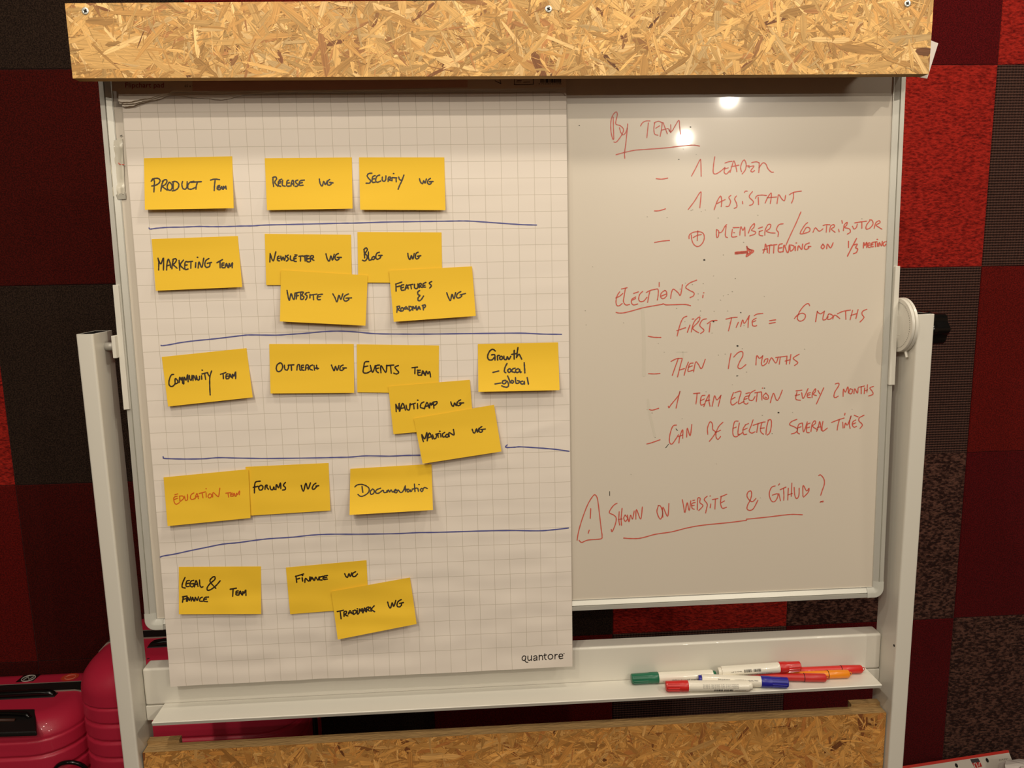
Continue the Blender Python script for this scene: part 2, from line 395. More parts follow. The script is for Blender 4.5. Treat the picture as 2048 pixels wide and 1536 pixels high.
# ------------------------------------------------------------------ strand board planks
def osb_mats():
    m = bpy.data.materials.new('wood_strands'); m.use_nodes = True; nt = m.node_tree; b = nt.nodes['Principled BSDF']; L = nt.links.new
    b.inputs['Roughness'].default_value = .62; b.inputs['Specular IOR Level'].default_value = .35
    at = nt.nodes.new('ShaderNodeVertexColor'); at.layer_name = 'tint'
    uv = nt.nodes.new('ShaderNodeUVMap'); uv.uv_map = 'grain'
    mp = nt.nodes.new('ShaderNodeMapping'); mp.inputs['Scale'].default_value = (26, 560, 1); L(uv.outputs[0], mp.inputs[0])
    n = nt.nodes.new('ShaderNodeTexNoise'); n.inputs['Scale'].default_value = 1; n.inputs['Detail'].default_value = 4; L(mp.outputs[0], n.inputs['Vector'])
    mr = nt.nodes.new('ShaderNodeMapRange'); mr.inputs['From Min'].default_value = .3; mr.inputs['From Max'].default_value = .7; mr.inputs['To Min'].default_value = .72; mr.inputs['To Max'].default_value = 1.18
    L(n.outputs['Fac'], mr.inputs['Value'])
    s = nt.nodes.new('ShaderNodeVectorMath'); s.operation = 'SCALE'; L(at.outputs['Color'], s.inputs[0]); L(mr.outputs[0], s.inputs['Scale']); L(s.outputs[0], b.inputs['Base Color'])
    bp = nt.nodes.new('ShaderNodeBump'); bp.inputs['Strength'].default_value = .5; bp.inputs['Distance'].default_value = .0006; L(n.outputs['Fac'], bp.inputs['Height']); L(bp.outputs[0], b.inputs['Normal'])
    return m
STRAND = osb_mats()
CORE = mat('strand_board_core', (150, 104, 52), .85, noise_amt=.45, noise_scale=170, bump=1.0, bump_scale=260, stretch=(.35, 1, 1.6))
EDGE = mat('strand_board_edge', (172, 138, 88), .85, noise_amt=.35, noise_scale=120, bump=1.0, bump_scale=240, stretch=(.3, 1, 2.2))
def clip(poly, x0, x1, z0, z1):
    for ax, lim, sg in ((0, x0, 1), (0, x1, -1), (1, z0, 1), (1, z1, -1)):
        out = []
        for i in range(len(poly)):
            a, b = poly[i - 1], poly[i]; ia, ib = (a[ax] - lim) * sg >= 0, (b[ax] - lim) * sg >= 0
            if ia != ib:
                t = (lim - a[ax]) / (b[ax] - a[ax]); out.append(tuple(a[j] + (b[j] - a[j]) * t for j in range(4)))
            if ib: out.append(b)
        poly = out
        if len(poly) < 3: return None
    return poly
def strands(parent, x0, x1, z0, z1, y, tone, seed, dens=1.0, extra=()):
    R = random.Random(seed); area = (x1 - x0) * (z1 - z0)
    V_, F_, U_, C_ = [], [], [], []
    spec = [(.025, .075, .005, .013, 15000), (.014, .045, .0025, .007, 36000), (.008, .040, .0006, .002, 52000)]
    jobs = []
    for l0, l1, w0, w1, dn in spec:
        for _ in range(int(dn * area * dens)):
            jobs.append((R.uniform(x0 - .01, x1 + .01), R.uniform(z0 - .01, z1 + .01), R.uniform(l0, l1), R.uniform(w0, w1), R.gauss(0, 1.0) if R.random() < .6 else R.uniform(-1.57, 1.57), R.uniform(.0001, .0010)))
    for e in extra: jobs.append(e)
    for cx, cz, l, w, an, dep in jobs:
        k = 5; up, dn_ = [], []
        for i in range(k + 1):
            t = i / k; s = l * (t - .5); wd_ = w / 2 * (1 - .75 * abs(2 * t - 1) ** 5) * R.uniform(.75, 1.1)
            up.append((s, wd_)); dn_.append((s + R.uniform(-.1, .1) * w, -wd_ * R.uniform(.7, 1.15)))
        bend = R.uniform(-.6, .6) * w / l / l * 4 if w < .003 else 0
        pts = []
        ca, sa = math.cos(an), math.sin(an)
        for s, q in up + dn_[::-1]:
            q2 = q + bend * s * s
            pts.append((cx + s * ca - q2 * sa, cz + s * sa + q2 * ca, s, q))
        pts = clip(pts, x0, x1, z0, z1)
        if not pts: continue
        b = len(V_); yy = y - dep
        tl = R.uniform(-.0002, .0002)
        V_ += [V((p[0], yy + tl * p[3] / w, p[1])) for p in pts]; F_.append(tuple(range(b, b + len(pts))))
        u0 = R.uniform(0, 9); U_ += [(p[2] + u0, p[3] + u0 * .37) for p in pts]
        h = R.random(); t = R.uniform(.82, 1.12)
        base = (222, 176, 108) if h < .45 else (206, 156, 90) if h < .78 else (232, 192, 130) if h < .93 else (184, 130, 78) if h < .988 else (132, 86, 52)
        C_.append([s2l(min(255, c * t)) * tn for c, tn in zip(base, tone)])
    me = bpy.data.meshes.new('wood_strands'); org = parent.matrix_world.translation
    me.from_pydata([tuple(p - org) for p in V_], [], F_)
    uvl = me.uv_layers.new(name='grain'); cl = me.color_attributes.new('tint', 'FLOAT_COLOR', 'CORNER')
    uvl = me.uv_layers['grain']; cl = me.color_attributes['tint']
    for pl_ in me.polygons:
        for li in pl_.loop_indices:
            uvl.data[li].uv = U_[me.loops[li].vertex_index]; cl.data[li].color = (*C_[pl_.index], 1)
    me.materials.append(STRAND)
    o = bpy.data.objects.new('wood_strands', me); COL.objects.link(o); o.parent = parent; o.location = (0, 0, 0); o['kind'] = 'stuff'
    return o
def screw(p, parent, head=.0048):
    v, f = [], []
    for x, r in [(-.0002, head * .5), (-.0008, head * .92), (-.0003, head), (.0006, head)]:
        v += [p + V((r * math.cos(a * .3927), x, r * math.sin(a * .3927))) for a in range(16)]
    f = [(i * 16 + k, i * 16 + (k + 1) % 16, (i + 1) * 16 + (k + 1) % 16, (i + 1) * 16 + k) for i in range(3) for k in range(16)] + [tuple(range(16))]
    s = mesh_obj('screw', v, f, mat('bright_zinc', (214, 216, 210), .35, metal=.6), parent, smooth=True)
    a = merge(box(p.x - .0024, p.x + .0024, p.y - .0010, p.y - .0006, p.z - .0007, p.z + .0007), box(p.x - .0007, p.x + .0007, p.y - .00105, p.y - .00065, p.z - .0024, p.z + .0024))
    rot = Matrix.Rotation(.5, 4, 'Y'); a = ([p + rot @ (q - p) for q in a[0]], a[1])
    mesh_obj('cross_recess', a[0], a[1], DARKIN, s)
    return s
# upper plank
PY = 1.137
zb = (at_y(147, 158, PY).z + at_y(1858, 147, PY).z) / 2; zt = at_y(130, 7, PY).z; zt2 = at_y(1867, -6, PY).z
px0, px1 = at_y(138, 80, PY).x, (at_y(1858, 147, PY).x + at_y(1866, 0, PY).x) / 2
plank = empty('strand_board_plank', ((px0 + px1) / 2, PY + .009, zb))
tag(plank, 'bright oriented strand board plank screwed across the top of the whiteboard', 'plank')
v, f = box(px0, px1, PY, PY + .018, zb, zt)
core = mesh_obj('core', v, f, CORE, plank); core.data.materials.append(EDGE)
for p_ in core.data.polygons:
    if abs(p_.normal.y) < .5: p_.material_index = 1
bigf = at_y(251, 102, PY)
strands(plank, px0, px1, zb, zt, PY, (1, 1, 1), 3, 1.0, [(bigf.x - .012, bigf.z, .112, .056, -.09, .00095), (at_y(1720, 104, PY).x, at_y(1720, 104, PY).z, .066, .010, -.12, .00108), (at_y(400, 48, PY).x, at_y(400, 48, PY).z, .03, .008, -.05, .00106), (at_y(1288, 135, PY).x, at_y(1288, 135, PY).z, .028, .014, 1.5, .00107)])
for q in ((170.5, 22), (1097, 18), (1815, 7)):
    screw(at_y(q[0], q[1], PY - .0012), plank)
for sx in (px0 + .03, px1 - .11):
    v, f = box(sx, sx + .08, PY + .018, PY + .050, zb + .045, zt); mesh_obj('spacer_block', v, f, EDGE, plank)
for o_ in list(plank.children):          # the plank was sawn slightly wider at its right end
    if o_.name.startswith('screw'): continue
    for q in o_.data.vertices:
        t = (q.co.x + plank.location.x - px0) / (px1 - px0); q.co.z *= 1 + t * (zt2 - zt) / (zt - zb)
# lower panel between the posts
QY = 1.163
lz, rz = at_y(283, 1500, QY).z, at_y(1774, 1430, QY).z
qz = (lz + rz) / 2
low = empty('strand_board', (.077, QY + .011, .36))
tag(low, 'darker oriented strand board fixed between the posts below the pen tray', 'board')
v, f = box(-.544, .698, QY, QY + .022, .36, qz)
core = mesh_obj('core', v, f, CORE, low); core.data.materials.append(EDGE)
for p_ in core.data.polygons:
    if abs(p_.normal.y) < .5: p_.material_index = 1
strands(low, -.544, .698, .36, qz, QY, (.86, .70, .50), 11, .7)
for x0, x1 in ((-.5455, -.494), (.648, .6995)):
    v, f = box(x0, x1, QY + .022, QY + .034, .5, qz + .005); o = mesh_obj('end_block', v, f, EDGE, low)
# white card sticking out behind the plank
c4 = [at_y(x, y, 1.1572) for x, y in ((1786, 52), (1875.5, 87), (1853.5, 157.5), (1786, 145))]
c4[2].y -= 0.0; c = mesh_obj('card_sheet', c4, [(0, 1, 2, 3)], mat('white_card', (226, 218, 210), .6), loc=sum(c4, V()) / 4)
solid(c, .0012); tag(c, 'white card whose corner sticks out behind the right end of the top plank', 'card')
# ------------------------------------------------------------------ flipchart pad hung over the board
def sm(a, b, t):
    t = max(0, min(1, (t - a) / (b - a))); return t * t * (3 - 2 * t)
def disp(x, v):
    """how far the hanging sheet stands off its mean plane (x world, v board height)"""
    i = (x - BP.x) / .025 + 13; j = (.45 - (v + .45 - .45)) / .025 if False else (-v) / .025 + 18
    t = sm(14, 36, j)
    d = .0004 * noise.noise(V((x * 9, v * 11, 1.3)))
    d += (.0004 + .0010 * t) * noise.noise(V((x * 7, v * 46, 4.1)))
    d += .0011 * t * noise.noise(V((x * 26, v * 30, 7.7)))
    d += .0016 * sm(27, 36, j) * max(0, 1 - i / 14)
    # a crease at the right, beneath the growth note
    a = (x - onb(1075, 858).x) / .05; b_ = (v - CREASE_V - .28 * (x - onb(1075, 858).x) ** 1) / .006
    d += .0007 * math.exp(-a * a) * math.exp(-b_ * b_)
    return max(d, -.0012) + .0004
CREASE_V = vof(onb(1075, 858))
pad = empty('flipchart_pad', onb(690, 300))
tag(pad, 'white squared flipchart pad hanging over the left of the whiteboard, covered in yellow notes', 'paper pad')
def paper_mat():
    m = bpy.data.materials.new('squared_paper'); m.use_nodes = True; nt = m.node_tree; b = nt.nodes['Principled BSDF']; L = nt.links.new
    b.inputs['Roughness'].default_value = .75; b.inputs['Specular IOR Level'].default_value = .25
    uv = nt.nodes.new('ShaderNodeUVMap'); uv.uv_map = 'grid'
    sep = nt.nodes.new('ShaderNodeSeparateXYZ'); L(uv.outputs[0], sep.inputs[0])
    def M(op, a, b_=None, c=None):
        n = nt.nodes.new('ShaderNodeMath'); n.operation = op
        for k, q in enumerate((a, b_, c)):
            if q is None: continue
            if isinstance(q, (int, float)): n.inputs[k].default_value = q
            else: L(q, n.inputs[k])
        return n.outputs[0]
    x, y = sep.outputs[0], sep.outputs[1]
    def line(s): return M('LESS_THAN', M('ABSOLUTE', M('SUBTRACT', M('FRACT', M('ADD', s, .5)), .5)), .013)
    inx = M('MULTIPLY', M('GREATER_THAN', x, .5), M('LESS_THAN', x, 25.5))
    boxv = M('MULTIPLY', M('GREATER_THAN', x, 22.4), M('GREATER_THAN', y, 34.02))
    lv = M('MULTIPLY', M('MULTIPLY', line(x), inx), M('SUBTRACT', 1, boxv))
    lh = M('MULTIPLY', line(y), M('LESS_THAN', y, 34.5))
    g = M('MAXIMUM', lv, lh)
    mx = nt.nodes.new('ShaderNodeMix'); mx.data_type = 'RGBA'
    mx.inputs[6].default_value = [s2l(c) for c in (234, 224, 212)] + [1]; mx.inputs[7].default_value = [s2l(c) for c in (198, 187, 170)] + [1]
    L(g, mx.inputs[0]); L(mx.outputs[2], b.inputs['Base Color'])
    return m
PAPER = paper_mat(); PLAINP = mat('plain_paper', (226, 216, 202), .8)
I0, I1, J0, J1 = 0.02, 26.0, -3.7, 35.55
def sheet_pt(i, j, o=0):
    x = BP.x + (i - 13) * .025; v = -(j - 18) * .025
    return B(x, v, disp(x, v) + o)
NI, NJ = 110, 190
v = [sheet_pt(I0 + (I1 - I0) * a / NI, J0 + (J1 - J0) * c / NJ) for c in range(NJ + 1) for a in range(NI + 1)]
f = [(c * (NI + 1) + a, c * (NI + 1) + a + 1, (c + 1) * (NI + 1) + a + 1, (c + 1) * (NI + 1) + a) for c in range(NJ) for a in range(NI)]
sheet = mesh_obj('paper_sheet', v, f, PAPER, pad, smooth=True)
uvl = sheet.data.uv_layers.new(name='grid')
for lp in sheet.data.loops:
    k = lp.vertex_index; uvl.data[lp.index].uv = (I0 + (I1 - I0) * (k % (NI + 1)) / NI, J0 + (J1 - J0) * (k // (NI + 1)) / NJ)
solid(sheet, .0003, 0)
def on_sheet(px, py, e=.0004):
    p = onb(px, py, .0006); return onb(px, py, disp(p.x, vof(p)) + e)
# sheets beneath
for k, (dx, dj) in enumerate(((-.0012, -.05), (.0008, -.12))):
    v = [B(BP.x + (i - 13) * .025 + dx, -(j - 18) * .025, -.0011 - .0005 * k) for i, j in ((0.02, -3.7), (26, -3.7), (26, 35.5 + dj), (0.02, 35.5 + dj))]
    solid(mesh_obj('under_sheet', v, [(0, 1, 2, 3)], PLAINP, pad), .0003, 0)
# torn remains of used sheets under the header
def strip(name, bot, top_y, o0, o1, m, seed=1):
    P = catmull(bot, 6) if len(bot) > 2 else bot
    R = random.Random(seed); v = []
    for r in range(5):
        t = r / 4
        for i, (x, y) in enumerate(P):
            yy = top_y(x) * (1 - t) + y * t
            v.append(onb(x + (R.uniform(-.8, .8) if r == 4 else 0), yy + (R.uniform(-.7, .7) if r == 4 else 0), o0 + (o1(x) if callable(o1) else o1) * t * t))
    n_ = len(P); f = [(r * n_ + i, r * n_ + i + 1, (r + 1) * n_ + i + 1, (r + 1) * n_ + i) for r in range(4) for i in range(n_ - 1)]
    o = mesh_obj(name, v, f, m, pad, smooth=True); solid(o, .0003, 0); return o
topl = lambda x: 150 - (x - 236) * .006
curl = lambda x: .0016 + .004 * max(0, 1 - (x - 236) / 130)
strip('torn_sheet', [(244, 213), (262, 212), (290, 204), (318, 198), (338, 191), (362, 191), (382, 195), (415, 197), (442, 199.5), (470, 194.5), (500, 189), (560, 187), (650, 186), (760, 185), (900, 184), (1000, 183.5), (1112, 183.5), (1131, 192)], topl, .0012, curl, PLAINP, 2)
strip('torn_sheet', [(239, 207), (262, 207.5), (285, 203), (305, 198), (330, 190), (350, 184), (420, 187), (480, 190), (540, 186), (700, 184), (900, 181), (1120, 180)], topl, .0019, lambda x: curl(x) * 1.5, PLAINP, 3)
strip('torn_sheet', [(237, 203), (255, 204), (280, 199), (300, 196), (318, 190), (340, 186), (352, 182), (450, 184), (600, 183), (900, 179), (1128, 177)], topl, .0026, lambda x: curl(x) * 2, PLAINP, 4)
HEAD = mat('pad_header_card', (222, 206, 186), .7); HRED = mat('header_print_pink', (208, 166, 148), .7)
hd = strip('header_strip', [(234, 178), (240, 183.5), (430, 184), (700, 181.5), (940, 177), (1132, 174.5)], lambda x: 130, .0048, .0006, HEAD, 5)
hs = lambda x, y: onb(x, y, .0048 + .0006 + .0005)
v = [hs(*q) for q in ((385, 160), (935, 160), (935, 174.5), (700, 179), (385, 181.5))]
mesh_obj('pink_print', v, [(0, 1, 2, 3, 4)], HRED, hd)
RINK = mat('dark_red_print', (156, 24, 24), .6); KINK = mat('black_print', (34, 28, 24), .6)
def lab(s, x0, y0, w, h, S, slope=0.0):
    return text_data(s, lambda a, b: S(x0 + a * w, y0 - b * h + a * w * slope))
v, f = lab('Flipchart pad', 249.5, 175, 78, 10.5, hs); mesh_obj('header_print', v, f, RINK, hd)['label'] = 'red printed words Flipchart pad'
v, f = lab('65 x 98 cm', 369, 174.3, 33, 5.2, hs); mesh_obj('header_print', v, f, KINK, hd)
fr = ribbon(strokes('1029,158 1029,167 1031,169.3 1064,168.8 1066.5,167 1066.5,158; 1033,164 1042,163.8; 1047,164.5 1060,164; 1034,161.5 1043,161; 990,161.5 1002,167.5; 1000,160 1002,167'), 1.1, hs)
bars = ([], [])
Rb = random.Random(5); xx = 1081
while xx < 1122:
    w_ = Rb.choice((.5, .8, 1.3, 1.9))
    bars = merge(bars, ([hs(xx, 157), hs(xx + w_, 157), hs(xx + w_, 165.5), hs(xx, 165.5)], [(0, 1, 2, 3)])); xx += w_ + Rb.choice((.6, .9, 1.2))
v, f = merge(fr, bars, lab('8 712453 017745', 1077, 168.8, 46, 2.6, hs)); mesh_obj('header_print', v, f, KINK, hd)
# maker's lettering at the foot of the sheet
q = strokes('262,680 245,674 228,692 230,715 246,722 260,712 264,678 262,700 256,722 268,738 286,740; 286,676 286,708 298,722 316,712; 322,672 322,722; 345,684 362,672 377,682 378,720; 377,694 352,700 345,712 354,722 376,710; 402,666 402,718; 402,684 420,668 436,680 436,714; 459,652 459,700 474,712; 449,669 476,665; 514,660 496,672 494,694 510,708 532,702 541,684 532,664 514,660; 563,660 563,706; 563,676 574,662 588,660; 606,682 640,677 640,662 624,655 608,664 604,686 616,704 644,697', 1000, 1180, 5.12)
write('printed_lettering', q, 1.9, on_sheet, KINK, sheet, 'small dark printed lettering')
mesh_obj('printed_dot', *ribbon([[(1128, 1307)]], 1.6, on_sheet), KINK, sheet)
# blue lines
BLUE = mat('blue_marker_ink', (88, 90, 150), .5)
bl = ['298,456 300.5,458 311,456.7 333,454.7 367,454 399,452.8 421,453.2 452,453 483,452 506.5,451.6 530,450 600,448.4 680,446.4 711,446 774,444 836,443 898,442.2 922,441.8 947,442.5 1000,446.2 1040,449 1073,450',
 '322,690.5 325,691.2 339,689.3 362,685 394,681 425,678 456,674.4 487.5,670.6 503,669.8 550,670.3 581,668.6 618,665.9 649,663.1 680,662.3 712,663.9 751,667.3 805.6,668.1 859,668.1 945,667 1038.7,666.2 1085.6,668.1 1123,668.6',
 '326.2,913.3 327,915.6 330,916.9 366.9,918 406,917.5 437,915.3 476,916.1 539,916.9 640,915.6 669,914.8 700,914.1 732,911.7 779,912.2 812,910.8 840,910.4',
 '1014.4,889.7 1011.6,894.7 1028.8,894.4 1041.3,893.6 1080,896 1110,898.5 1138,902.5',
 '320.5,1114 327.8,1111.7 349.7,1108 382.5,1100.8 413.8,1094.5 445,1088.3 476.3,1085.2 507.5,1080.9 538.8,1077.3 585.6,1074.2 622,1070.3 661.6,1068.4 716,1068.4 794,1067.2 833,1065.3 880,1064.5 960,1062 1020,1061 1078,1061.5 1105,1059.6 1137,1056']
for k, s in enumerate(bl):
    write('ruled_line', strokes(s), 2.5, on_sheet, BLUE, sheet, 'blue hand drawn marker line')
# ------------------------------------------------------------------ sticky notes
YEL = bpy.data.materials.new('yellow_note_paper'); YEL.use_nodes = True
_b = YEL.node_tree.nodes['Principled BSDF']; _b.inputs['Base Color'].default_value = [s2l(c) for c in (240, 196, 50)] + [1]; _b.inputs['Roughness'].default_value = .7; _b.inputs['Specular IOR Level'].default_value = .3
BLACK = mat('black_marker_ink', (40, 26, 8), .5); ORA = mat('orange_red_ink', (212, 96, 20), .5)
def note(c, b, h, gtl, label, groups, side=0.0, twist=0.0):
    TL, TR, BR, BL = c
    def bil(u, w):
        return tuple((TL[k] * (1 - u) + TR[k] * u) * (1 - w) + (BL[k] * (1 - u) + BR[k] * u) * w for k in (0, 1))
    def lift(u, w):
        t = max(0, (w - .16) / .84)
        return h * (t ** 1.7) * (1 + side * (u - .5) * 2) + twist * max(0, u - .7) ** 2 * 11 * (.3 + .7 * w)
    def inv(px, py):
        u = w = .5
        for _ in range(8):
            x, y = bil(u, w); ex, ey = px - x, py - y
            ax, ay = (TR[0] - TL[0]) * (1 - w) + (BR[0] - BL[0]) * w, (TR[1] - TL[1]) * (1 - w) + (BR[1] - BL[1]) * w
            cx, cy = (BL[0] - TL[0]) * (1 - u) + (BR[0] - TR[0]) * u, (BL[1] - TL[1]) * (1 - u) + (BR[1] - TR[1]) * u
            D = ax * cy - ay * cx; u += (ex * cy - ey * cx) / D; w += (ax * ey - ay * ex) / D
        return u, w
    def S(px, py, e=.0004):
        u, w = inv(px, py); p = onb(px, py); return onb(px, py, disp(p.x, vof(p)) + b + lift(u, w) + e)
    n_, m_ = 18, 14
    v = [S(*bil(i / n_, j / m_), 0) for j in range(m_ + 1) for i in range(n_ + 1)]
    f = [(j * (n_ + 1) + i, j * (n_ + 1) + i + 1, (j + 1) * (n_ + 1) + i + 1, (j + 1) * (n_ + 1) + i) for j in range(m_) for i in range(n_)]
    o = mesh_obj('sticky_note', v, f, YEL, loc=v[n_ // 2]); o.data.shade_smooth(); solid(o, .00012, 0)
    tag(o, label, 'sticky note', 'yellow sticky notes on the flipchart paper')
    for ox, oy, sc, w, m, txt in groups:
        write('handwriting', strokes(txt, ox, oy, sc), w, S, m, o)
    return o
Z = 6.4
N = note
N(((287.8, 316.4), (464.4, 312.5), (467.5, 416.4), (289.7, 419.5)), .0007, .011, 0, 'yellow note reading Product Team, top left corner of the notes', [(280, 300, Z, 2.7, BLACK,
 '150,388 168,366 184,400 182,460 178,535; 143,398 180,366 228,362 256,384 247,418 205,448 150,460; 300,395 280,440 266,525; 285,400 325,378 346,396 325,440 288,464 318,492 348,512; 372,412 350,455 354,500 385,515 408,490 408,445 380,412; 424,412 424,500; 412,408 458,402 494,432 490,480 455,512 412,522; 545,402 536,440 548,490 580,500 600,470 604,405; 690,400 640,412 612,452 618,494 660,500 708,478; 650,412 785,404; 738,408 722,450 716,500; 903,384 955,372 1018,378; 962,378 954,450 950,518; 1020,452 1000,455; 1018,470 992,468 990,500 1018,508; 992,486 1012,482; 1026,506 1042,466 1056,502; 1032,490 1052,488; 1066,502 1068,462 1082,488 1096,460 1104,500')], .1)
N(((529.4, 316.4), (703.6, 314.8), (705.2, 417.2), (534, 420.3)), .0007, .008, 0, 'yellow note reading Release WG in the top row', [(520, 300, Z, 2.7, BLACK,
 '166,352 166,400 174,466; 163,350 200,344 212,370 188,408 206,440 228,462; 278,372 246,384; 268,402 238,402 236,452 266,464; 238,425 262,420; 290,388 286,448 322,462; 366,386 346,398 344,458 382,460; 346,424 378,420; 396,460 408,398 426,392 432,456; 400,434 432,430; 484,384 452,398 464,424 488,442 476,462 450,464; 568,384 512,396 506,450 552,450; 508,424 542,416; 760,370 770,430 796,460 816,400 836,442 860,396; 892,376 866,400 864,440 888,450 912,432 904,412; 890,414 936,420')], .15, .0012)
N(((718, 314.8), (888.6, 314.8), (891, 420.3), (720.3, 419.5)), .0007, .007, 0, 'yellow note reading Security WG in the top row', [(520, 300, Z, 2.7, BLACK,
 '1432,296 1390,302 1372,330 1390,362 1416,392 1402,422 1358,424; 1474,326 1442,344 1436,408 1472,412; 1440,372 1466,366; 1532,320 1496,336 1480,388 1500,412 1546,396; 1566,346 1566,386 1588,400 1608,380 1612,330; 1640,402 1644,352 1668,346 1670,364 1652,380 1684,388; 1690,352 1750,356; 1690,358 1690,392; 1742,358 1744,406; 1710,300; 1776,346 1786,376 1812,388; 1842,320 1812,400 1788,450 1768,502'),
 (680, 300, Z, 2.7, BLACK, '1018,368 1030,408 1056,430 1072,392 1088,424 1106,370; 1158,362 1130,384 1120,420 1144,438 1168,424 1164,406; 1144,405 1192,402')], -.1)
N(((303.1, 478.1), (475.6, 471.9), (484.5, 574), (311.5, 581.5)), .0007, .007, 0, 'yellow note reading Marketing Team at the left of the second row', [(280, 300, Z, 2.7, BLACK,
 '230,1384 240,1440 238,1535; 234,1398 266,1458 300,1380 300,1535; 340,1535 345,1460 362,1396 386,1450 392,1502; 346,1480 388,1470; 426,1402 414,1462 408,1520; 420,1400 454,1390 466,1412 442,1450 420,1464 450,1490 474,1512; 500,1412 504,1470 508,1537; 556,1408 516,1470 562,1522; 612,1430 578,1436 576,1524 616,1522; 576,1476 604,1470; 604,1432 672,1424; 652,1430 650,1512; 714,1440 710,1502; 736,1372; 744,1510 756,1430 790,1504 816,1384; 882,1388 842,1416 830,1470 850,1502 890,1488 896,1452; 860,1450 916,1438; 984,1442 1056,1402; 1024,1424 1026,1506; 1076,1446 1052,1450 1050,1502 1078,1506; 1050,1476 1074,1470; 1088,1506 1106,1450 1124,1502; 1094,1484 1122,1480; 1136,1506 1142,1450 1158,1492 1182,1440 1180,1506')], .1)
N(((529.4, 467.5), (702, 469.4), (704, 570), (532.5, 570.2)), .0007, .0022, 0, 'yellow note reading Newsletter WG, partly under another note', [(520, 460, Z, 2.7, BLACK,
 '126,408 130,300; 130,300 168,396 202,278; 244,334 226,344 224,386 250,394; 226,366 252,360; 266,334 276,386 296,344 312,388 328,326; 362,320 340,340 362,362 354,388 336,396; 390,332 390,380 424,390; 462,338 436,346 436,394 464,402; 436,370 462,362; 446,318 474,320; 498,336 546,330; 520,336 518,396; 550,336 604,326; 574,332 578,396; 626,330 602,340 600,398 632,408; 604,370 628,364; 646,400 646,336 680,330 682,352 658,366 690,388; 844,304 862,372 888,396 908,330 928,386 950,310; 1004,300 972,318 960,362 984,386 1012,368 1006,350; 988,350 1042,350')])
N(((714.8, 463.9), (883, 464.7), (884.5, 566), (716.5, 565)), .0007, .0022, 0, 'yellow note reading Blog WG in the second row', [(700, 460, Z, 2.7, BLACK,
 '180,252 184,300 188,356; 176,250 206,228 222,252 194,300 216,324 218,364 192,394 160,386; 236,280 236,350 248,386 278,376; 308,338 284,350 282,372 304,376 320,350 304,336; 376,284 342,300 330,350 350,374 390,352 388,326; 366,326 412,324; 740,298 748,350 768,376 786,326 804,372 822,300; 872,284 846,300 836,350 856,370 882,354 880,336; 862,336 906,328')])
N(((562, 540.2), (735.6, 550.6), (731, 651.4), (559.8, 642.8)), .0038, .008, 0, 'yellow note reading Website WG, tilted down to the right', [(520, 460, Z, 2.7, BLACK,
 '346,772 360,850 376,900 398,812 420,872 438,884 448,806; 502,796 456,806; 470,812 464,882; 462,846 492,838; 520,798 520,882; 514,796 556,796 534,836 562,852 550,884 522,886; 604,800 576,820 602,842 596,876 582,892; 640,824 638,870; 625,798; 646,832 728,820; 682,830 686,892; 800,822 742,832 736,886 772,890; 742,856 776,850; 932,816 958,862 986,920 1010,834 1034,888 1060,816; 1132,818 1086,842 1070,886 1096,910 1136,890 1124,868; 1100,872 1172,868')])
N(((778, 541.2), (944, 532.7), (951.6, 631.9), (787.5, 643.6)), .0038, .008, 0, 'yellow note reading Features & Roadmap WG', [(700, 460, Z, 2.7, BLACK,
 '590,782 588,690; 584,692 662,666; 590,728 642,716; 688,700 656,710 656,766 688,770; 656,740 686,732; 704,766 726,700 746,752; 710,742 744,736; 744,706 806,694; 776,700 786,752; 826,694 826,736 850,750 870,728 868,690; 886,738 886,690 912,686 906,712 890,718 924,736; 972,670 936,690 936,726 966,730; 936,712 960,706; 1046,658 1014,680 1042,712 1020,742; 892,774 868,792 872,826 896,838 872,866 874,902 906,896 942,844; 600,1052 606,982; 598,982 634,974 632,1000 610,1014 652,1040; 666,990 650,1010 656,1036 680,1030 682,1002 666,990; 692,1002 720,982 742,1016; 700,1012 738,1004; 756,976 760,1032; 754,976 790,984 794,1010 762,1034; 804,1026 806,976 826,1006 846,970 850,1022; 864,1022 882,978 900,1016; 868,1006 896,1000; 940,1022 934,966; 924,966 962,958 962,984 936,1002; 1238,802 1260,862 1286,902 1306,820 1330,880 1352,800; 1418,788 1376,814 1364,856 1390,870 1426,850 1430,826; 1410,830 1478,812')])
N(((323.4, 713.9), (493, 696.2), (505.5, 794.7), (336.2, 813.1)), .0007, .008, 0, 'yellow note reading Community Team at the left of the third row', [(300, 660, Z, 2.7, BLACK,
 '302,568 270,578 244,650 248,708 284,722 318,694; 322,690 322,622 350,642 354,676 316,690; 374,670 380,602 400,640 412,600 416,670 432,686 436,600 460,642 482,570 488,662; 504,580 510,630 530,638 538,580; 550,646 556,580 586,640 592,582; 600,600 606,634 630,636 634,592; 660,584 662,630; 668,513; 664,562 738,544; 700,560 712,632; 736,550 756,586 770,580; 788,524 766,600 764,700 770,830; 902,566 970,544; 936,558 940,622; 1000,560 976,570 974,620 1002,622; 976,594 998,588; 1010,616 1022,562 1042,606; 1013,596 1038,590; 1056,616 1056,562 1072,592 1096,534 1096,622')], .1)
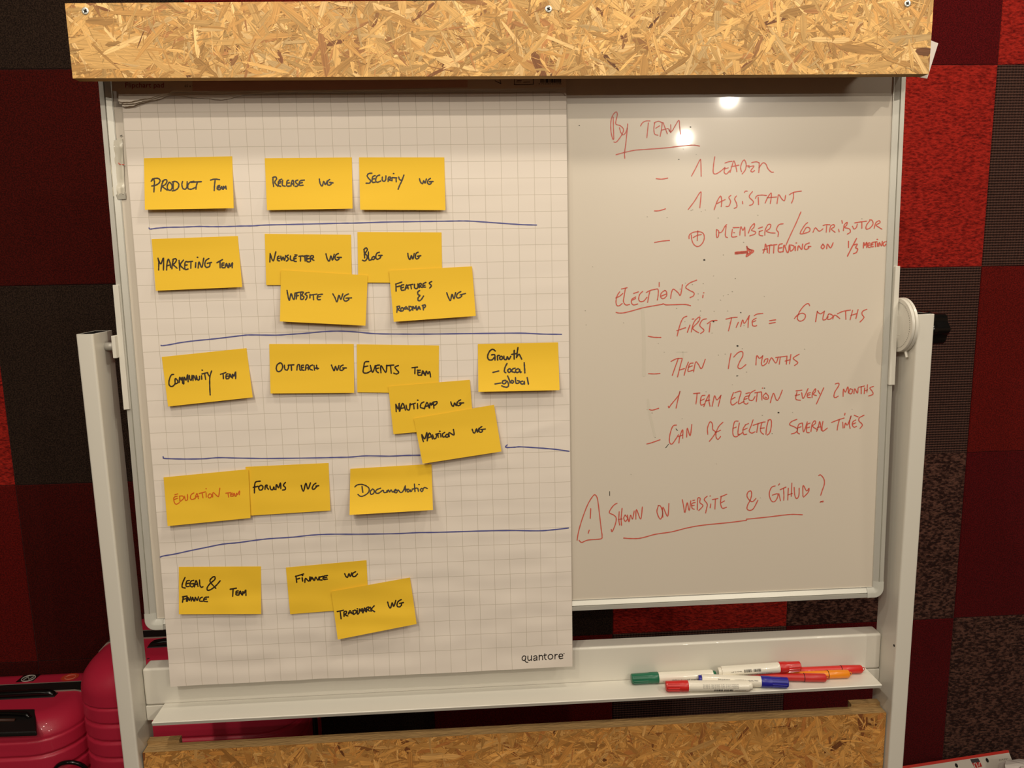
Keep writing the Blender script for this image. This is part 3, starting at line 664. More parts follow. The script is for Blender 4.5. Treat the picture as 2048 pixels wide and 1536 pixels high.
N(((538.5, 688), (707.5, 688), (708.4, 785.8), (541, 787)), .0007, .006, 0, 'yellow note reading Outreach WG', [(540, 660, Z, 2.7, BLACK,
 '136,420 96,440 80,490 98,530 140,520 162,470 148,428 122,420; 184,450 190,500 220,512 236,480 236,448; 232,450 306,444; 272,450 276,516; 344,512 352,452 374,442 380,466 384,510 404,510; 430,450 404,456 410,506 436,515; 408,482 430,476; 454,512 462,450 492,454 490,508; 460,486 492,482; 546,448 516,460 508,496 542,512; 564,454 570,512; 570,492 604,480; 596,450 600,496 622,490; 786,448 806,496 822,520 838,464 860,516 882,454; 936,448 906,464 894,506 920,516 946,496 934,484; 930,485 978,485')])
N(((713.4, 688.4), (878, 691), (877.5, 787), (714.5, 784.5)), .0007, .0022, 0, 'yellow note reading Events Team', [(540, 660, Z, 2.7, BLACK,
 '1264,404 1216,410 1200,470 1194,540 1240,550 1292,522; 1202,470 1252,460; 1284,452 1312,542 1348,454; 1402,448 1356,460 1360,522 1388,546; 1356,496 1392,486; 1420,546 1420,454 1482,542 1494,450; 1490,456 1584,448; 1542,454 1552,552; 1644,454 1600,474 1622,510 1648,540 1622,562 1584,552; 1818,482 1888,474; 1856,480 1854,558; 1886,515 1890,512; 1926,515 1896,520 1894,574 1928,578; 1896,545 1922,540; 1940,580 1956,520 1980,575; 1946,555 1976,550; 1990,580 2000,524 2022,562 2042,530 2056,600')])
N(((776.4, 772.8), (939.7, 759.5), (947, 854), (786.9, 868.4)), .0036, .003, 0, 'yellow note tucked between the Events Team note and the strongly tilted note below', [(760, 740, Z, 2.7, BLACK,
 '202,438 208,532; 204,440 234,500 246,420 248,526; 254,526 290,424 326,512; 264,492 312,482; 334,450 346,502 376,506 386,428; 380,446 452,424; 430,434 436,496; 480,430 482,492; 483,385; 562,408 526,430 518,476 556,490; 568,496 602,414 628,482; 576,466 622,456; 634,486 642,420 656,450 668,420 674,440; 690,488 684,414; 678,412 726,404 726,430 692,456; 906,408 920,450 940,462 956,420 976,456 988,410; 1032,382 1000,400 984,440 1006,456 1036,436 1030,418; 1014,424 1070,420')])
N(((827.5, 836.9), (988, 809.5), (1003, 903), (845.2, 927.5)), .0066, .006, 0, 'strongly tilted yellow note, lowest of three overlapping below Events Team', [(760, 740, Z, 2.7, BLACK,
 '534,828 544,880 556,916; 538,828 572,882 600,798 606,892; 604,906 632,804 672,882; 620,866 660,852; 674,830 690,876 716,870 728,820; 714,822 758,810; 740,816 746,860; 776,814 780,856; 765,783; 828,798 800,820 806,856 838,850; 862,820 840,836 850,860 876,850 870,820; 886,852 886,800 946,832 940,760; 1180,758 1196,800 1216,800 1236,750 1246,796 1268,744; 1304,724 1276,744 1268,786 1294,796 1312,780 1302,762; 1290,762 1348,755')])
N(((955.6, 688.1), (1116.1, 684.7), (1119.2, 780.3), (956.7, 783.8)), .0007, .012, 0, 'yellow note reading Growth, local and global', [(820, 660, Z, 2.9, BLACK,
 '1092,268 1060,246 1022,268 994,330 1006,376 1048,382 1080,350; 1044,318 1084,318 1088,384; 1122,384 1120,330 1146,326; 1168,334 1146,356 1160,378 1188,362 1176,336; 1202,334 1206,372 1234,376 1246,340 1266,376 1290,336; 1334,260 1334,372; 1302,312 1358,302; 1382,224 1372,290 1364,352; 1368,340 1396,310 1414,340 1430,372; 1062,542 1136,524; 1242,428 1216,480 1208,530 1226,546; 1272,494 1250,516 1266,542 1292,526 1286,500 1270,494; 1346,488 1312,500 1304,530 1342,542; 1386,494 1354,510 1360,542 1396,534 1402,500 1412,542 1424,536; 1462,418 1466,480 1470,548; 1088,690 1162,678; 1226,644 1190,650 1184,680 1216,686 1242,654 1262,700 1246,730 1202,726 1174,714; 1250,588 1276,650 1282,676; 1302,644 1290,664 1310,680 1326,660 1310,645; 1350,608 1356,676 1386,680 1402,656 1376,648; 1442,654 1414,664 1426,690 1456,686 1462,654 1466,692; 1500,608 1516,692')])
N(((491, 933.6), (657.2, 925.8), (660.8, 1021), (497, 1031.5)), .0007, .005, 0, 'yellow note reading Forums WG', [(320, 900, Z, 2.7, BLACK,
 '1208,548 1210,480 1222,412 1284,398; 1194,478 1254,464; 1292,450 1264,474 1274,510 1306,506 1318,470 1296,450; 1344,502 1350,456 1372,450 1368,476 1388,502; 1408,462 1416,500 1442,508 1458,470 1462,500 1482,500; 1484,506 1490,440 1516,482 1542,420 1546,494; 1606,414 1580,450 1606,482 1600,506 1568,512; 1808,452 1820,500 1840,522 1866,424 1894,500 1926,420; 1996,424 1966,446 1948,490 1970,502 2004,470; 1996,462 2032,456')], .1)
N(((327, 954.7), (496.6, 938.3), (501, 1036), (335.2, 1052.3)), .0034, .006, 0, 'yellow note reading Education Team in orange red writing', [(320, 900, Z, 1.9, ORA,
 '222,590 180,604 178,650 196,688 216,692 248,672; 178,634 226,616; 190,572 226,560; 250,590 256,656; 248,590 290,588 302,618 262,656; 314,590 326,642 352,632 352,568; 434,548 400,570 388,612 410,632 452,618; 448,622 472,554 492,622; 455,602 496,590; 500,556 582,534; 540,548 550,612; 590,548 592,602; 590,494; 632,560 614,590 630,612 656,600 656,566 632,560; 674,602 680,544 734,590 752,586 766,488; 842,552 906,544; 870,550 878,602; 928,550 906,560 904,590 932,590; 904,574 928,570; 936,592 948,550 962,592; 938,576 960,572; 974,592 982,550 992,572 1018,522 1016,572')])
N(((700.6, 937.5), (863.1, 927.8), (865.9, 1020), (699, 1030)), .0034, .017, 0, 'yellow note reading Documentation, its lower edge standing off the paper', [(560, 900, Z, 2.5, BLACK,
 '958,472 990,446 1050,440 1112,464 1142,500 1126,550 1070,586 1030,592 998,568; 1050,464 1060,542; 1186,498 1156,530 1164,566 1196,556 1208,520 1186,498; 1288,488 1236,510 1224,546 1264,552 1318,514 1330,542 1362,540 1372,514 1370,542 1388,510 1402,538 1422,510 1440,538 1456,530 1490,516 1476,504 1460,536 1492,546 1512,510 1540,542 1572,530 1604,458; 1604,458 1606,532; 1580,512 1630,500; 1648,500 1624,520 1642,538 1666,508 1672,532 1690,520; 1720,436 1728,532; 1690,502 1752,486; 1764,490 1772,528; 1779,440; 1812,490 1796,510 1816,532 1832,505 1812,490; 1830,496 1852,480 1886,492')])
N(((357.5, 1133.6), (521.9, 1132.8), (522.3, 1228), (357.8, 1228.5)), .0007, .007, 0, 'yellow note reading Legal & Finance Team at the lower left', [(320, 1100, Z, 2.7, BLACK,
 '320,352 290,420 284,474 324,486; 376,390 342,400 334,462 372,466; 340,430 372,424; 432,388 396,400 384,450 410,472 436,450 430,432; 404,432 434,430; 440,472 462,388 486,466; 446,442 482,436; 506,384 510,450 528,476 550,470; 714,490 640,402 668,352 700,342 700,378 640,430 604,482 612,516 660,500 722,450 770,394; 288,668 298,600; 288,600 346,588; 295,632 332,622; 344,600 338,656; 350,656 356,604 376,646 392,600; 400,652 416,604 432,652; 402,636 430,630; 444,652 452,604 476,646 492,600; 542,604 516,616 508,652 546,656; 622,602 572,610 560,652 608,660; 565,632 596,628; 898,502 978,488; 936,498 930,592; 1002,524 976,530 974,572 1002,576; 975,551 997,547; 1010,576 1026,524 1046,572; 1013,558 1042,553; 1056,576 1062,530 1076,556 1096,510 1100,582')])
N(((571.7, 1135), (733, 1120.3), (737.5, 1216), (580.3, 1228.4)), .0007, .003, 0, 'yellow note reading Finance WG at the bottom', [(560, 1080, Z, 2.7, BLACK,
 '214,542 204,460; 198,466 302,434; 210,502 252,490; 284,482 290,526; 288,454; 318,542 326,490 370,526 384,470; 388,522 406,474 432,516; 395,500 427,496; 444,516 456,474 486,512 502,470; 548,464 512,476 504,506 538,512; 608,454 562,464 554,502 606,500; 558,484 598,478; 828,430 844,466 866,476 882,430 900,466 918,420; 968,406 936,424 928,460 960,466 992,434')])
N(((662.3, 1183), (820, 1155), (833.4, 1248), (675.6, 1279.2)), .0040, .009, 0, 'yellow note reading Trademark WG, lowest and strongly tilted', [(560, 1080, Z, 2.7, BLACK,
 '732,916 812,898; 770,910 782,1008; 820,978 820,920 852,914 846,940 826,952 868,972; 874,948 896,904 922,942; 880,934 916,928; 934,910 940,952; 932,906 966,898 976,926 946,952; 990,902 992,948 1006,940; 990,880; 1014,932 1020,880 1036,912 1052,874 1056,928; 1064,932 1082,868 1100,918; 1070,906 1100,898; 1108,918 1110,866 1142,860 1132,884 1116,890 1146,908; 1158,860 1166,912; 1206,842 1172,886 1212,918; 1378,794 1394,850 1416,868 1436,802 1456,850 1482,774; 1552,762 1510,790 1498,842 1530,856 1556,830 1546,808; 1530,812 1580,800')])
# ------------------------------------------------------------------ red writing on the board
RED = mat('red_whiteboard_ink', (206, 94, 78), .35)
onw = lambda x, y: onb(x, y, -.0062)
def red(label, *g, w=2.0):
    sts = []
    for ox, oy, t in g: sts += strokes(t, ox, oy, Z)
    write('handwriting', sts, w, onw, RED, surf, 'red handwriting: ' + label)
red('By Team, underlined', (1200, 210, '170,155 172,290 176,430 160,425 140,330 140,210 165,130 205,88 222,120 205,200 205,245 262,266 300,310 285,370 240,440 205,476 178,473; 250,290 266,350 296,382 330,350 350,290 354,242; 350,300 332,480 315,610 318,682; 520,268 545,226 590,204 640,203; 620,228 610,320 600,418; 700,232 690,300 700,370 742,386; 695,226 750,208 792,226; 715,296 762,266; 770,402 786,320 802,222 832,290 862,368; 786,322 870,300; 905,252 908,352; 905,352 880,304 895,340 925,330 960,270 1010,195 1020,280 1032,376; 205,636 320,605 450,578 600,567 850,548 1000,530 1150,515 1220,515 1275,526'))
red('1 Leader', (1200, 210, '720,942 790,948 868,935; 1172,908 1230,800 1275,710 1290,714 1296,912; 1470,662 1455,760 1450,860 1480,882 1540,850 1598,800; 1600,742 1650,725 1690,720; 1600,800 1590,860 1620,882 1660,840; 1600,816 1642,804; 1665,862 1690,780 1715,714 1740,790 1752,852; 1680,790 1780,768; 1812,852 1800,800 1820,730 1850,704 1872,760 1860,830 1820,882; 1875,780 1910,776'), (1480, 300, '150,160 210,150 248,165; 105,216 180,205 140,260 158,280 188,262; 246,165 246,230 240,288; 242,230 290,166 330,178 360,240 400,280 428,283'))
red('1 Assistant', (1200, 210, '697,1355 760,1352 838,1328; 1130,1336 1210,1230 1275,1126 1295,1130 1278,1314'), (1300, 340, '822,507 860,400 905,332 918,400 912,468; 850,432 962,378; 1036,324 1010,350 1032,400 1010,460 973,466; 1106,332 1084,370 1106,420 1112,470 1078,490; 1184,402 1187,432; 1210,286 1222,270 1246,270; 1312,276 1270,340 1322,400 1310,440 1275,451; 1350,362 1370,330 1430,320 1492,326; 1386,350 1390,442; 1475,422 1505,355 1550,293 1552,350 1540,428; 1500,355 1622,344; 1626,428 1636,360 1650,314 1690,372 1722,390 1736,324; 1784,316 1840,285 1938,269; 1836,288 1836,360 1812,422'))
red('plus Members / Contributor', (1300, 340, '60,927 150,910 250,901; 500,878 505,830 560,795 640,790 688,820 692,890 660,950 610,979 560,950 535,890 530,830; 612,778 606,902; 553,864 600,838 657,825; 852,762 850,820 857,864; 852,762 880,782 876,850 858,862; 880,802 920,790 960,720 982,698; 975,718 965,840 992,863; 1065,737 1142,735; 1055,760 1045,840 1060,858 1112,850; 1072,800 1082,802; 1150,832 1155,770 1165,724 1190,772 1212,730; 1215,740 1218,842; 1260,806 1290,730 1336,684 1332,730 1300,770 1350,790 1340,820 1278,841; 1388,746 1442,728; 1400,785 1400,830 1442,842; 1400,786 1442,772; 1470,832 1475,770 1510,700 1546,700 1532,750 1490,780 1540,802 1602,806; 1704,688 1650,700 1620,760 1645,800 1638,852; 1932,536 1870,680 1790,850 1740,962'),
 (1480, 300, '866,928 830,960 780,1040 775,1072 830,1065 890,1040 892,1000 850,992 810,1056; 935,1052 965,995 1000,1030 1025,1036 1062,1008; 1064,966 1100,955 1152,956; 1110,970 1104,1052; 1148,1046 1160,975 1202,954 1206,985 1170,1010 1218,1052; 1262,1014 1270,1046; 1304,902 1311,936; 1324,1032 1335,960 1372,924 1366,960 1340,990 1402,1010 1412,1050 1373,1076; 1440,974 1460,1010 1490,990 1502,948; 1468,932 1540,920 1622,910; 1560,925 1560,1002; 1662,904 1620,960 1615,1010 1660,1000 1702,950 1692,900 1660,893; 1718,1002 1740,930 1782,904 1792,930 1745,960 1780,990 1817,1012'))
red('Attending on 1/3 meetings', (1480, 300, '298,1318 320,1250 326,1203 345,1250 352,1312; 293,1277 352,1264; 353,1226 402,1214; 380,1220 374,1322; 400,1220 472,1209; 436,1214 430,1317; 542,1199 500,1215 490,1290 510,1306 547,1300; 495,1256 537,1249; 553,1302 565,1214 600,1302 620,1302 632,1213; 640,1228 645,1292 682,1270 692,1230 650,1214; 710,1234 708,1287; 721,1188; 738,1282 750,1224 790,1272 802,1203; 887,1189 840,1210 824,1256 850,1272 882,1250 872,1236 907,1234; 1062,1204 1038,1240 1060,1262 1082,1235 1060,1204; 1110,1262 1120,1204 1160,1252 1192,1188; 1390,1168 1390,1247; 1492,1132 1435,1240 1376,1358; 1455,1215 1502,1204 1480,1250 1507,1265 1490,1310 1453,1326; 1580,1252 1585,1184 1600,1222 1622,1179 1622,1248; 1662,1189 1640,1195 1640,1240 1667,1246; 1640,1218 1660,1215; 1702,1189 1680,1195 1680,1236 1707,1236; 1680,1212 1702,1210; 1700,1180 1754,1174; 1735,1180 1735,1237; 1762,1190 1760,1232; 1758,1142; 1778,1232 1785,1184 1812,1227 1822,1168; 1857,1174 1835,1190 1835,1220 1855,1226 1867,1204; 1907,1154 1875,1170 1897,1200 1883,1248'), w=2.3)
red('arrow', (1300, 340, '1092,1054 1150,1048 1240,1040; 1092,1064 1160,1058 1240,1050; 1092,1073 1170,1066 1245,1060; 1240,978 1260,1010 1327,1035 1290,1070 1233,1107 1250,1050 1240,978; 1246,1000 1302,1038 1242,1082; 1262,1020 1282,1050'), w=2.6)
red('Elections, underlined', (1200, 540, '252,278 220,330 205,400 215,450 245,457 284,428; 203,356 250,335 292,299; 347,226 275,242; 325,236 310,330 300,400 330,446 378,440; 430,299 492,279; 458,344 410,372 404,420 430,446 484,434; 410,386 457,364; 547,273 510,310 495,370 515,402 560,396 602,348; 593,287 640,262 700,248 742,246 746,310 734,383; 640,266 625,330 610,413; 758,163 757,210; 832,259 785,295 777,345 810,366 852,330 852,280 830,259; 780,335 850,305; 904,363 915,290 940,244 1000,290 1030,322 1056,187; 1238,129 1150,165 1098,220 1140,256 1202,290 1196,330 1153,352; 1328,290; 1320,320 1315,352; 207,541 240,550 300,548 400,525 550,483 700,455 800,438; 806,430 830,440 860,446 1060,440 1120,445 1160,456'))
red('First time = 6 months', (1200, 540, '618,847 690,860 780,862; 1112,591 1070,610 1040,660 1010,750 988,843; 983,776 1097,737; 1152,703 1118,797; 1180,628 1202,625; 1168,792 1190,700 1222,640 1277,599 1262,660 1190,735 1210,770 1262,802; 1362,624 1310,640 1278,710 1332,770 1288,812; 1374,687 1430,650 1498,644; 1412,678 1398,792; 1613,628 1690,610 1757,604; 1686,610 1665,700 1645,778; 1772,668 1743,733; 1800,722 1826,638 1850,682 1912,583; 1912,583 1900,650 1895,733'),
 (1480, 560, '183,456 220,435 292,427; 207,488 160,520 163,580 190,590 214,583; 165,536 202,520; 378,520 457,509; 376,556 452,542; 892,328 872,300 820,330 760,410 735,490 768,526 822,502 838,450 800,425 740,445 698,492; 968,533 990,398; 988,404 1030,432 1082,398; 1082,398 1060,500 1092,506 1130,470; 1132,440 1113,490 1150,502 1192,460 1150,433 1130,440; 1188,497 1215,448 1278,492; 1248,432 1320,400 1414,384; 1352,398 1356,503; 1442,388 1410,508; 1420,452 1492,430; 1512,378 1484,492; 1624,374 1570,400 1563,440 1587,480 1536,537'))
red('Then 12 months', (1200, 540, '622,1326 700,1329 767,1323; 910,1169 980,1135 1052,1130; 1002,1134 960,1250 926,1348; 1052,1140 1030,1220 993,1367; 1018,1280 1082,1260; 1132,1178 1100,1260 1078,1348; 1192,1190 1150,1200 1130,1260 1130,1297 1194,1280; 1130,1246 1182,1225; 1198,1303 1225,1178 1262,1210 1300,1262 1347,1143; 1677,1068 1660,1150 1643,1262; 1713,1112 1770,1055 1822,1045 1827,1100 1790,1170 1765,1240 1800,1262 1868,1210'),
 (1480, 560, '204,1087 215,968 250,1002 292,968; 292,968 275,1060 292,1097 342,1060 357,1008 320,1018 308,1052; 368,1067 392,1008 412,1000 460,1062 490,985; 458,992 594,974; 517,984 503,1077; 602,973 594,1077; 578,1037 642,1020; 652,953 634,1072; 757,949 690,990 688,1012 737,1050 732,1070 698,1094'))
red('1 Team election every 2 months', (1280, 740, '118,505 160,513 240,489; 512,273 490,330 400,440 372,482 363,464; 512,273 485,380 462,487; 686,301 767,294; 731,299 725,370 716,433; 832,323 790,333 773,400 785,448 832,430; 775,392 822,370; 818,467 850,380 887,313 882,390 897,462; 840,396 892,384; 924,463 940,390 956,328 985,382 1037,323; 1037,323 1020,390 1003,462; 1197,288 1170,360 1163,420 1190,447 1244,408; 1178,372 1217,349; 1213,291 1292,273 1270,370 1263,432 1332,400; 1402,329 1345,345 1328,410 1360,437 1383,420; 1335,376 1372,364; 1356,301 1402,289; 1474,258 1420,290 1393,340 1400,382 1442,386 1472,340; 1470,291 1552,279; 1502,289 1495,350 1489,403; 1556,284 1561,383; 1570,230; 1612,294 1578,330 1590,366 1637,370 1642,330 1610,294; 1600,345 1620,352; 1668,418 1690,340 1712,298 1740,372 1762,387 1790,340 1822,257'),
 (1480, 740, '718,266 793,257; 730,280 715,370 773,387; 708,326 762,314; 790,290 810,363 872,237; 902,289 868,300 863,345 902,352; 868,322 897,314; 923,352 930,290 967,238 962,280 935,310 978,326; 998,260 1020,302; 1072,228 1030,320 979,433; 1222,177 1262,168 1264,200 1215,280 1203,340 1225,352 1258,333; 1320,337 1325,243 1350,282 1382,213 1387,292; 1412,239 1393,290 1425,302 1442,255 1410,239; 1458,302 1470,238 1502,297 1512,233; 1518,221 1593,204; 1552,213 1552,302; 1597,228 1590,302; 1595,266 1632,254; 1632,188 1625,282; 1709,209 1663,230 1692,270 1702,310 1647,332'))
red('Can be elected several times', (1280, 740, '88,946 150,930 257,892; 467,704 420,720 385,820 378,920 410,947 460,880 492,828; 498,933 510,850 547,762 547,872; 493,852 548,830; 598,858 606,742 642,842 663,697; 868,822 865,740 897,663 927,690 932,760 967,795 930,860 888,912; 1062,668 1010,720 978,790 973,850 997,888 1032,850; 963,802 1032,770; 1257,654 1210,665 1188,780 1200,843 1240,852 1270,820; 1190,746 1232,730; 1272,678 1255,780 1262,832 1312,800; 1348,702 1390,684; 1350,704 1318,760 1328,823 1367,820; 1325,766 1372,744; 1448,638 1420,720 1398,780 1430,807 1472,790; 1448,707 1564,669; 1512,684 1495,798; 1602,664 1560,680 1543,780 1582,822; 1540,746 1592,740; 1642,648 1620,740 1613,822; 1638,642 1677,638 1682,710 1662,800 1628,832'),
 (1480, 740, '728,631 660,660 637,700 702,730 737,760 712,800 658,817; 792,679 750,700 733,790 762,817; 740,741 782,725; 800,678 815,792 862,663; 897,679 860,700 853,790 887,802; 858,741 892,730; 908,787 925,690 957,648 967,680 930,720 992,762; 983,782 1005,720 1022,658 1042,772; 990,736 1032,725; 1062,658 1050,740 1062,782 1118,743; 1173,671 1250,640 1333,614; 1272,638 1255,700 1244,768; 1315,668 1320,742; 1345,553 1340,577; 1338,737 1350,678 1377,702 1422,588; 1422,588 1400,680 1410,748; 1482,639 1448,660 1438,700 1460,732 1492,720; 1445,691 1482,675; 1463,579 1512,599; 1588,579 1530,610 1523,650 1567,700 1537,747'))
red('warning triangle and Shown on website line, underlined', (1140, 930, '92,962 110,850 160,680 230,500 300,390 332,390 355,450 380,650 400,820 411,910 390,946 230,960 150,990 117,963; 266,558 260,682; 246,833 234,873; 602,489 555,520 503,605 560,640 592,680 580,760 540,852 528,823; 630,598 625,700 636,768; 620,696 667,690; 667,553 655,680 660,772; 707,639 688,680 710,722 737,680 705,639; 735,640 755,728 775,640 800,692 822,588; 843,692 850,568 905,692 926,537; 1132,518 1113,600 1155,692 1187,620 1162,530 1130,518; 1188,668 1190,538 1250,658 1266,492; 1438,443 1455,530 1472,608 1500,480 1525,582 1547,458; 1602,479 1560,495 1563,550 1592,566; 1560,521 1592,515; 1573,453 1597,449; 1630,573 1636,428 1667,428 1662,480 1702,520 1648,582; 1757,399 1718,440 1757,500 1747,560 1737,613; 1802,498 1795,547; 1795,395; 1823,441 1893,429; 1861,439 1855,563; 2008,374 1928,406; 1935,408 1928,490 1950,552 2003,540; 1930,486 1977,459; 687,935 780,941 870,940 950,925 1100,885 1300,855 1500,805 1700,770 2048,735 2260,707'),
 (1360, 900, '850,885 1100,860 1350,830 1450,823 1568,828; 972,619 930,660 888,640 858,590 870,540 907,524 917,570 900,640 868,700 858,750 890,772 940,750 997,643; 1218,459 1170,480 1143,560 1165,642 1205,662 1242,620 1252,560 1183,577; 1266,558 1287,648; 1262,448 1274,432; 1283,507 1357,474; 1325,490 1330,570 1328,642; 1387,488 1379,638; 1379,576 1437,555; 1432,423 1425,592; 1462,478 1470,580 1495,622 1522,580 1526,488; 1574,592 1576,453 1620,522 1652,489 1642,540 1583,602; 1777,327 1800,318 1842,370 1847,440 1820,520 1802,578; 1795,668 1812,658 1834,654; 1800,660 1830,664'))
SPK = mat('dark_speck', (52, 48, 40), .5); SPG = mat('grey_speck', (140, 132, 112), .6)
spk = [(1408.6, 519.7, 3.2), (1427, 643, 2.6), (1475, 691.6, 3.2), (1557, 825, 2.8), (1481.5, 625, 1.8), (1381, 254, 2.4), (1766.5, 743.5, 1.6), (1158.5, 251, 1.6), (1529, 776, 1.6), (1357.6, 318.7, 1.5)]
v, f = [], []
for x, y, w in spk: v, f = merge((v, f), ribbon([[(x, y)]], w, onw))
v, f = merge((v, f), ribbon(strokes('1331.5,895.5 1337,888.5; 1219.5,983 1219.5,991; 1352,857.5 1355,861; 1473,951.8 1475,752'.replace('1473,951.8 1475,752', '1473,751.8 1476,751.5')), 1.3, onw))
mesh_obj('ink_specks', v, f, SPK, surf)['kind'] = 'stuff'
SMR = mat('eraser_smear', (210, 201, 184), .4)
for t_, w_ in (('1285,610 1288,680 1288,750', 7), ('1296,800 1300,830 1310,872', 5), ('1354,704 1374,703', 3), ('1366,705 1366,716', 4)):
    v, f = ribbon(strokes(t_), w_, lambda x, y: onb(x, y, -.00635)); mesh_obj('eraser_smear', v, f, SMR, surf)
Rs = random.Random(9); v, f = [], []
for k in range(70):
    x, y = Rs.gauss(1420, 110), Rs.gauss(640, 210)
    if 1165 < x < 1750 and 230 < y < 1100: v, f = merge((v, f), ribbon([[(x, y)]], Rs.uniform(.7, 1.3), onw))
mesh_obj('grey_specks', v, f, SPG, surf)['kind'] = 'stuff'
# ------------------------------------------------------------------ tape, pens, cases
TAPE = mat('milky_tape', (214, 208, 190), .3, coat=.3)
tq = [(219, 284), (245, 275), (250, 386), (223.5, 393)]
nn, mm = 6, 22; v = []
for j in range(mm + 1):
    for i in range(nn + 1):
        u, w = i / nn, j / mm
        x = (tq[0][0] * (1 - u) + tq[1][0] * u) * (1 - w) + (tq[3][0] * (1 - u) + tq[2][0] * u) * w
        y = (tq[0][1] * (1 - u) + tq[1][1] * u) * (1 - w) + (tq[3][1] * (1 - u) + tq[2][1] * u) * w
        if j in (0, mm): y += (-2.5, 1.5, -1, 2, -2, 1, 2)[i]
        o = -.0050 + .0016 * abs(noise.noise(V((u * 3, w * 4, 2)))) + (.0022 if i in (0, 5) and .1 < w < .8 else 0) + (.002 * (w > .85) * (i % 2))
        v.append(onb(x, y, o))
f = [(j * (nn + 1) + i, j * (nn + 1) + i + 1, (j + 1) * (nn + 1) + i + 1, (j + 1) * (nn + 1) + i) for j in range(mm) for i in range(nn)]
tp = mesh_obj('tape_strip', v, f, TAPE, loc=v[0]); tp.data.shade_smooth(); solid(tp, .0002, 0)
tag(tp, 'wrinkled milky tape strip with a tiny red mark, left edge of the whiteboard', 'tape')
write('red_mark', strokes('237,326 240,328.5 248,329'), 1.8, lambda x, y: onb(x, y, -.0030), RED, tp)
v = [onb(x, y, o) for x, y, o in ((222, 396, -.0052), (233, 389, -.003), (251, 384, -.004), (252, 398, -.005), (237, 399, -.0038), (224, 404, -.0052))]
cr = mesh_obj('crumpled_end', v, [(0, 1, 4, 5), (1, 2, 3, 4)], mat('grey_tape_end', (176, 172, 158), .4), tp); solid(cr, .0002, 0)
# second felt-tip mark
write('tape_corner_mark', strokes('240.5,272 244,270.5'), 1.6, lambda x, y: onb(x, y, -.0042), SPK, tp)

def cyl_axis(p0, p1, prof, m, parent=None, name='body', n=28, loc=None):
    """prof: (t along axis in metres from p0, radius)"""
    ax = (p1 - p0).normalized(); u = ax.cross(V((0, 0, 1))).normalized(); w = u.cross(ax)
    v = [p0 + ax * t + u * math.cos(2 * math.pi * k / n) * r + w * math.sin(2 * math.pi * k / n) * r for t, r in prof for k in range(n)]
    f = [(i * n + k, i * n + (k + 1) % n, (i + 1) * n + (k + 1) % n, (i + 1) * n + k) for i in range(len(prof) - 1) for k in range(n)]
    f += [tuple(range(n)), tuple(range((len(prof) - 1) * n, len(prof) * n))]
    o = mesh_obj(name, v, f, m, parent, loc=loc); o.data.shade_smooth(); o.modifiers.new('e', 'EDGE_SPLIT').split_angle = math.radians(35); return o
BODY = mat('glossy_white_barrel', (238, 232, 216), .25, coat=.4)
def on_barrel(p0, p1, r):
    ax = (p1 - p0).normalized(); u = ax.cross(V((0, 0, 1))).normalized()
    if u.y > 0: u = -u            # u points to the room
    w = u.cross(ax);  w = w if w.z > 0 else -w
    return lambda s, a: p0 + ax * s + (u * math.cos(a) + w * math.sin(a)) * (r + .00025)
def marker(pc, pe, zc, ze, r, capcol, label, cap_len=.046, tot=None, prints=(), plug=None, cap_at_right=True):
    """pc, pe: pixels of the cap end and of the tail end of the axis"""
    C0, E0 = at_z(*pc, zc), at_z(*pe, ze)
    root = empty('whiteboard_marker', (C0 + E0) / 2 - V((0, 0, r)))
    tag(root, label, 'marker', 'pens on the tray')
    L = (E0 - C0).length
    m = mat('cap_' + label.split()[0], capcol, .35, coat=.2)
    cyl_axis(C0, E0, [(cap_len - .004, r * .8), (cap_len - .001, r * .965), (cap_len + .004, r), (L - .008, r), (L - .0055, r * .97), (L - .005, r * .86)], BODY, root, 'barrel')
    cyl_axis(C0, E0, [(L - .006, r * .80), (L - .001, r * .78), (L, r * .7)], m if plug is None else plug, root, 'end_plug')
    cap = cyl_axis(C0, E0, [(0, r * .80), (.001, r * .92), (.012, r * .95), (cap_len * .62, r * .99), (cap_len * .7, r * 1.06), (cap_len - .001, r * 1.06), (cap_len, r * 1.0)], m, root, 'cap')
    P = on_barrel(C0, E0, r * .97)
    v, f = [], []
    for a in (-.9, -.45, 0, .45, .9):      # moulded ribs on the cap
        q = [P(.003, a), P(cap_len * .6, a)]; v, f = merge((v, f), tube_data(q, .0006, 6))
    mesh_obj('cap_rib', v, f, m, cap)['kind'] = 'stuff'
    P = on_barrel(C0, E0, r)
    for txt, s0, s1, a, hh, col in prints:
        if txt == 'bar':
            v, f = [], []; s = s0; R = random.Random(int(s0 * 1000)); sg = 1 if s1 > s0 else -1
            while (s1 - s) * sg > 0:
                w_ = R.choice((.0005, .0008, .0012)) * sg
                if not (abs(s - (s0 + s1) / 2) < .0012):
                    q = [P(s, a), P(s + w_, a), P(s + w_, a + hh / r), P(s, a + hh / r)]; q2 = [P(s, a + hh / r / 2), P(s + w_, a + hh / r / 2)]
                    v, f = merge((v, f), ([q[0], q[1], q2[1], q2[0]], [(0, 1, 2, 3)]), ([q2[0], q2[1], q[2], q[3]], [(0, 1, 2, 3)]))
                s += w_ + R.choice((.0005, .0008)) * sg
            o = mesh_obj('barcode', v, f, KINK, root)
        else:
            v, f = text_data(txt, lambda X_, Y_: P(s0 + (s1 - s0) * X_, a + Y_ * hh / r))
            o = mesh_obj('barrel_print', v, f, col, root)
    return root
TT = TZ + .0006
r = .0088
fine = 'Dry wipe ink - keep cap closed - lay flat - for use on whiteboards'
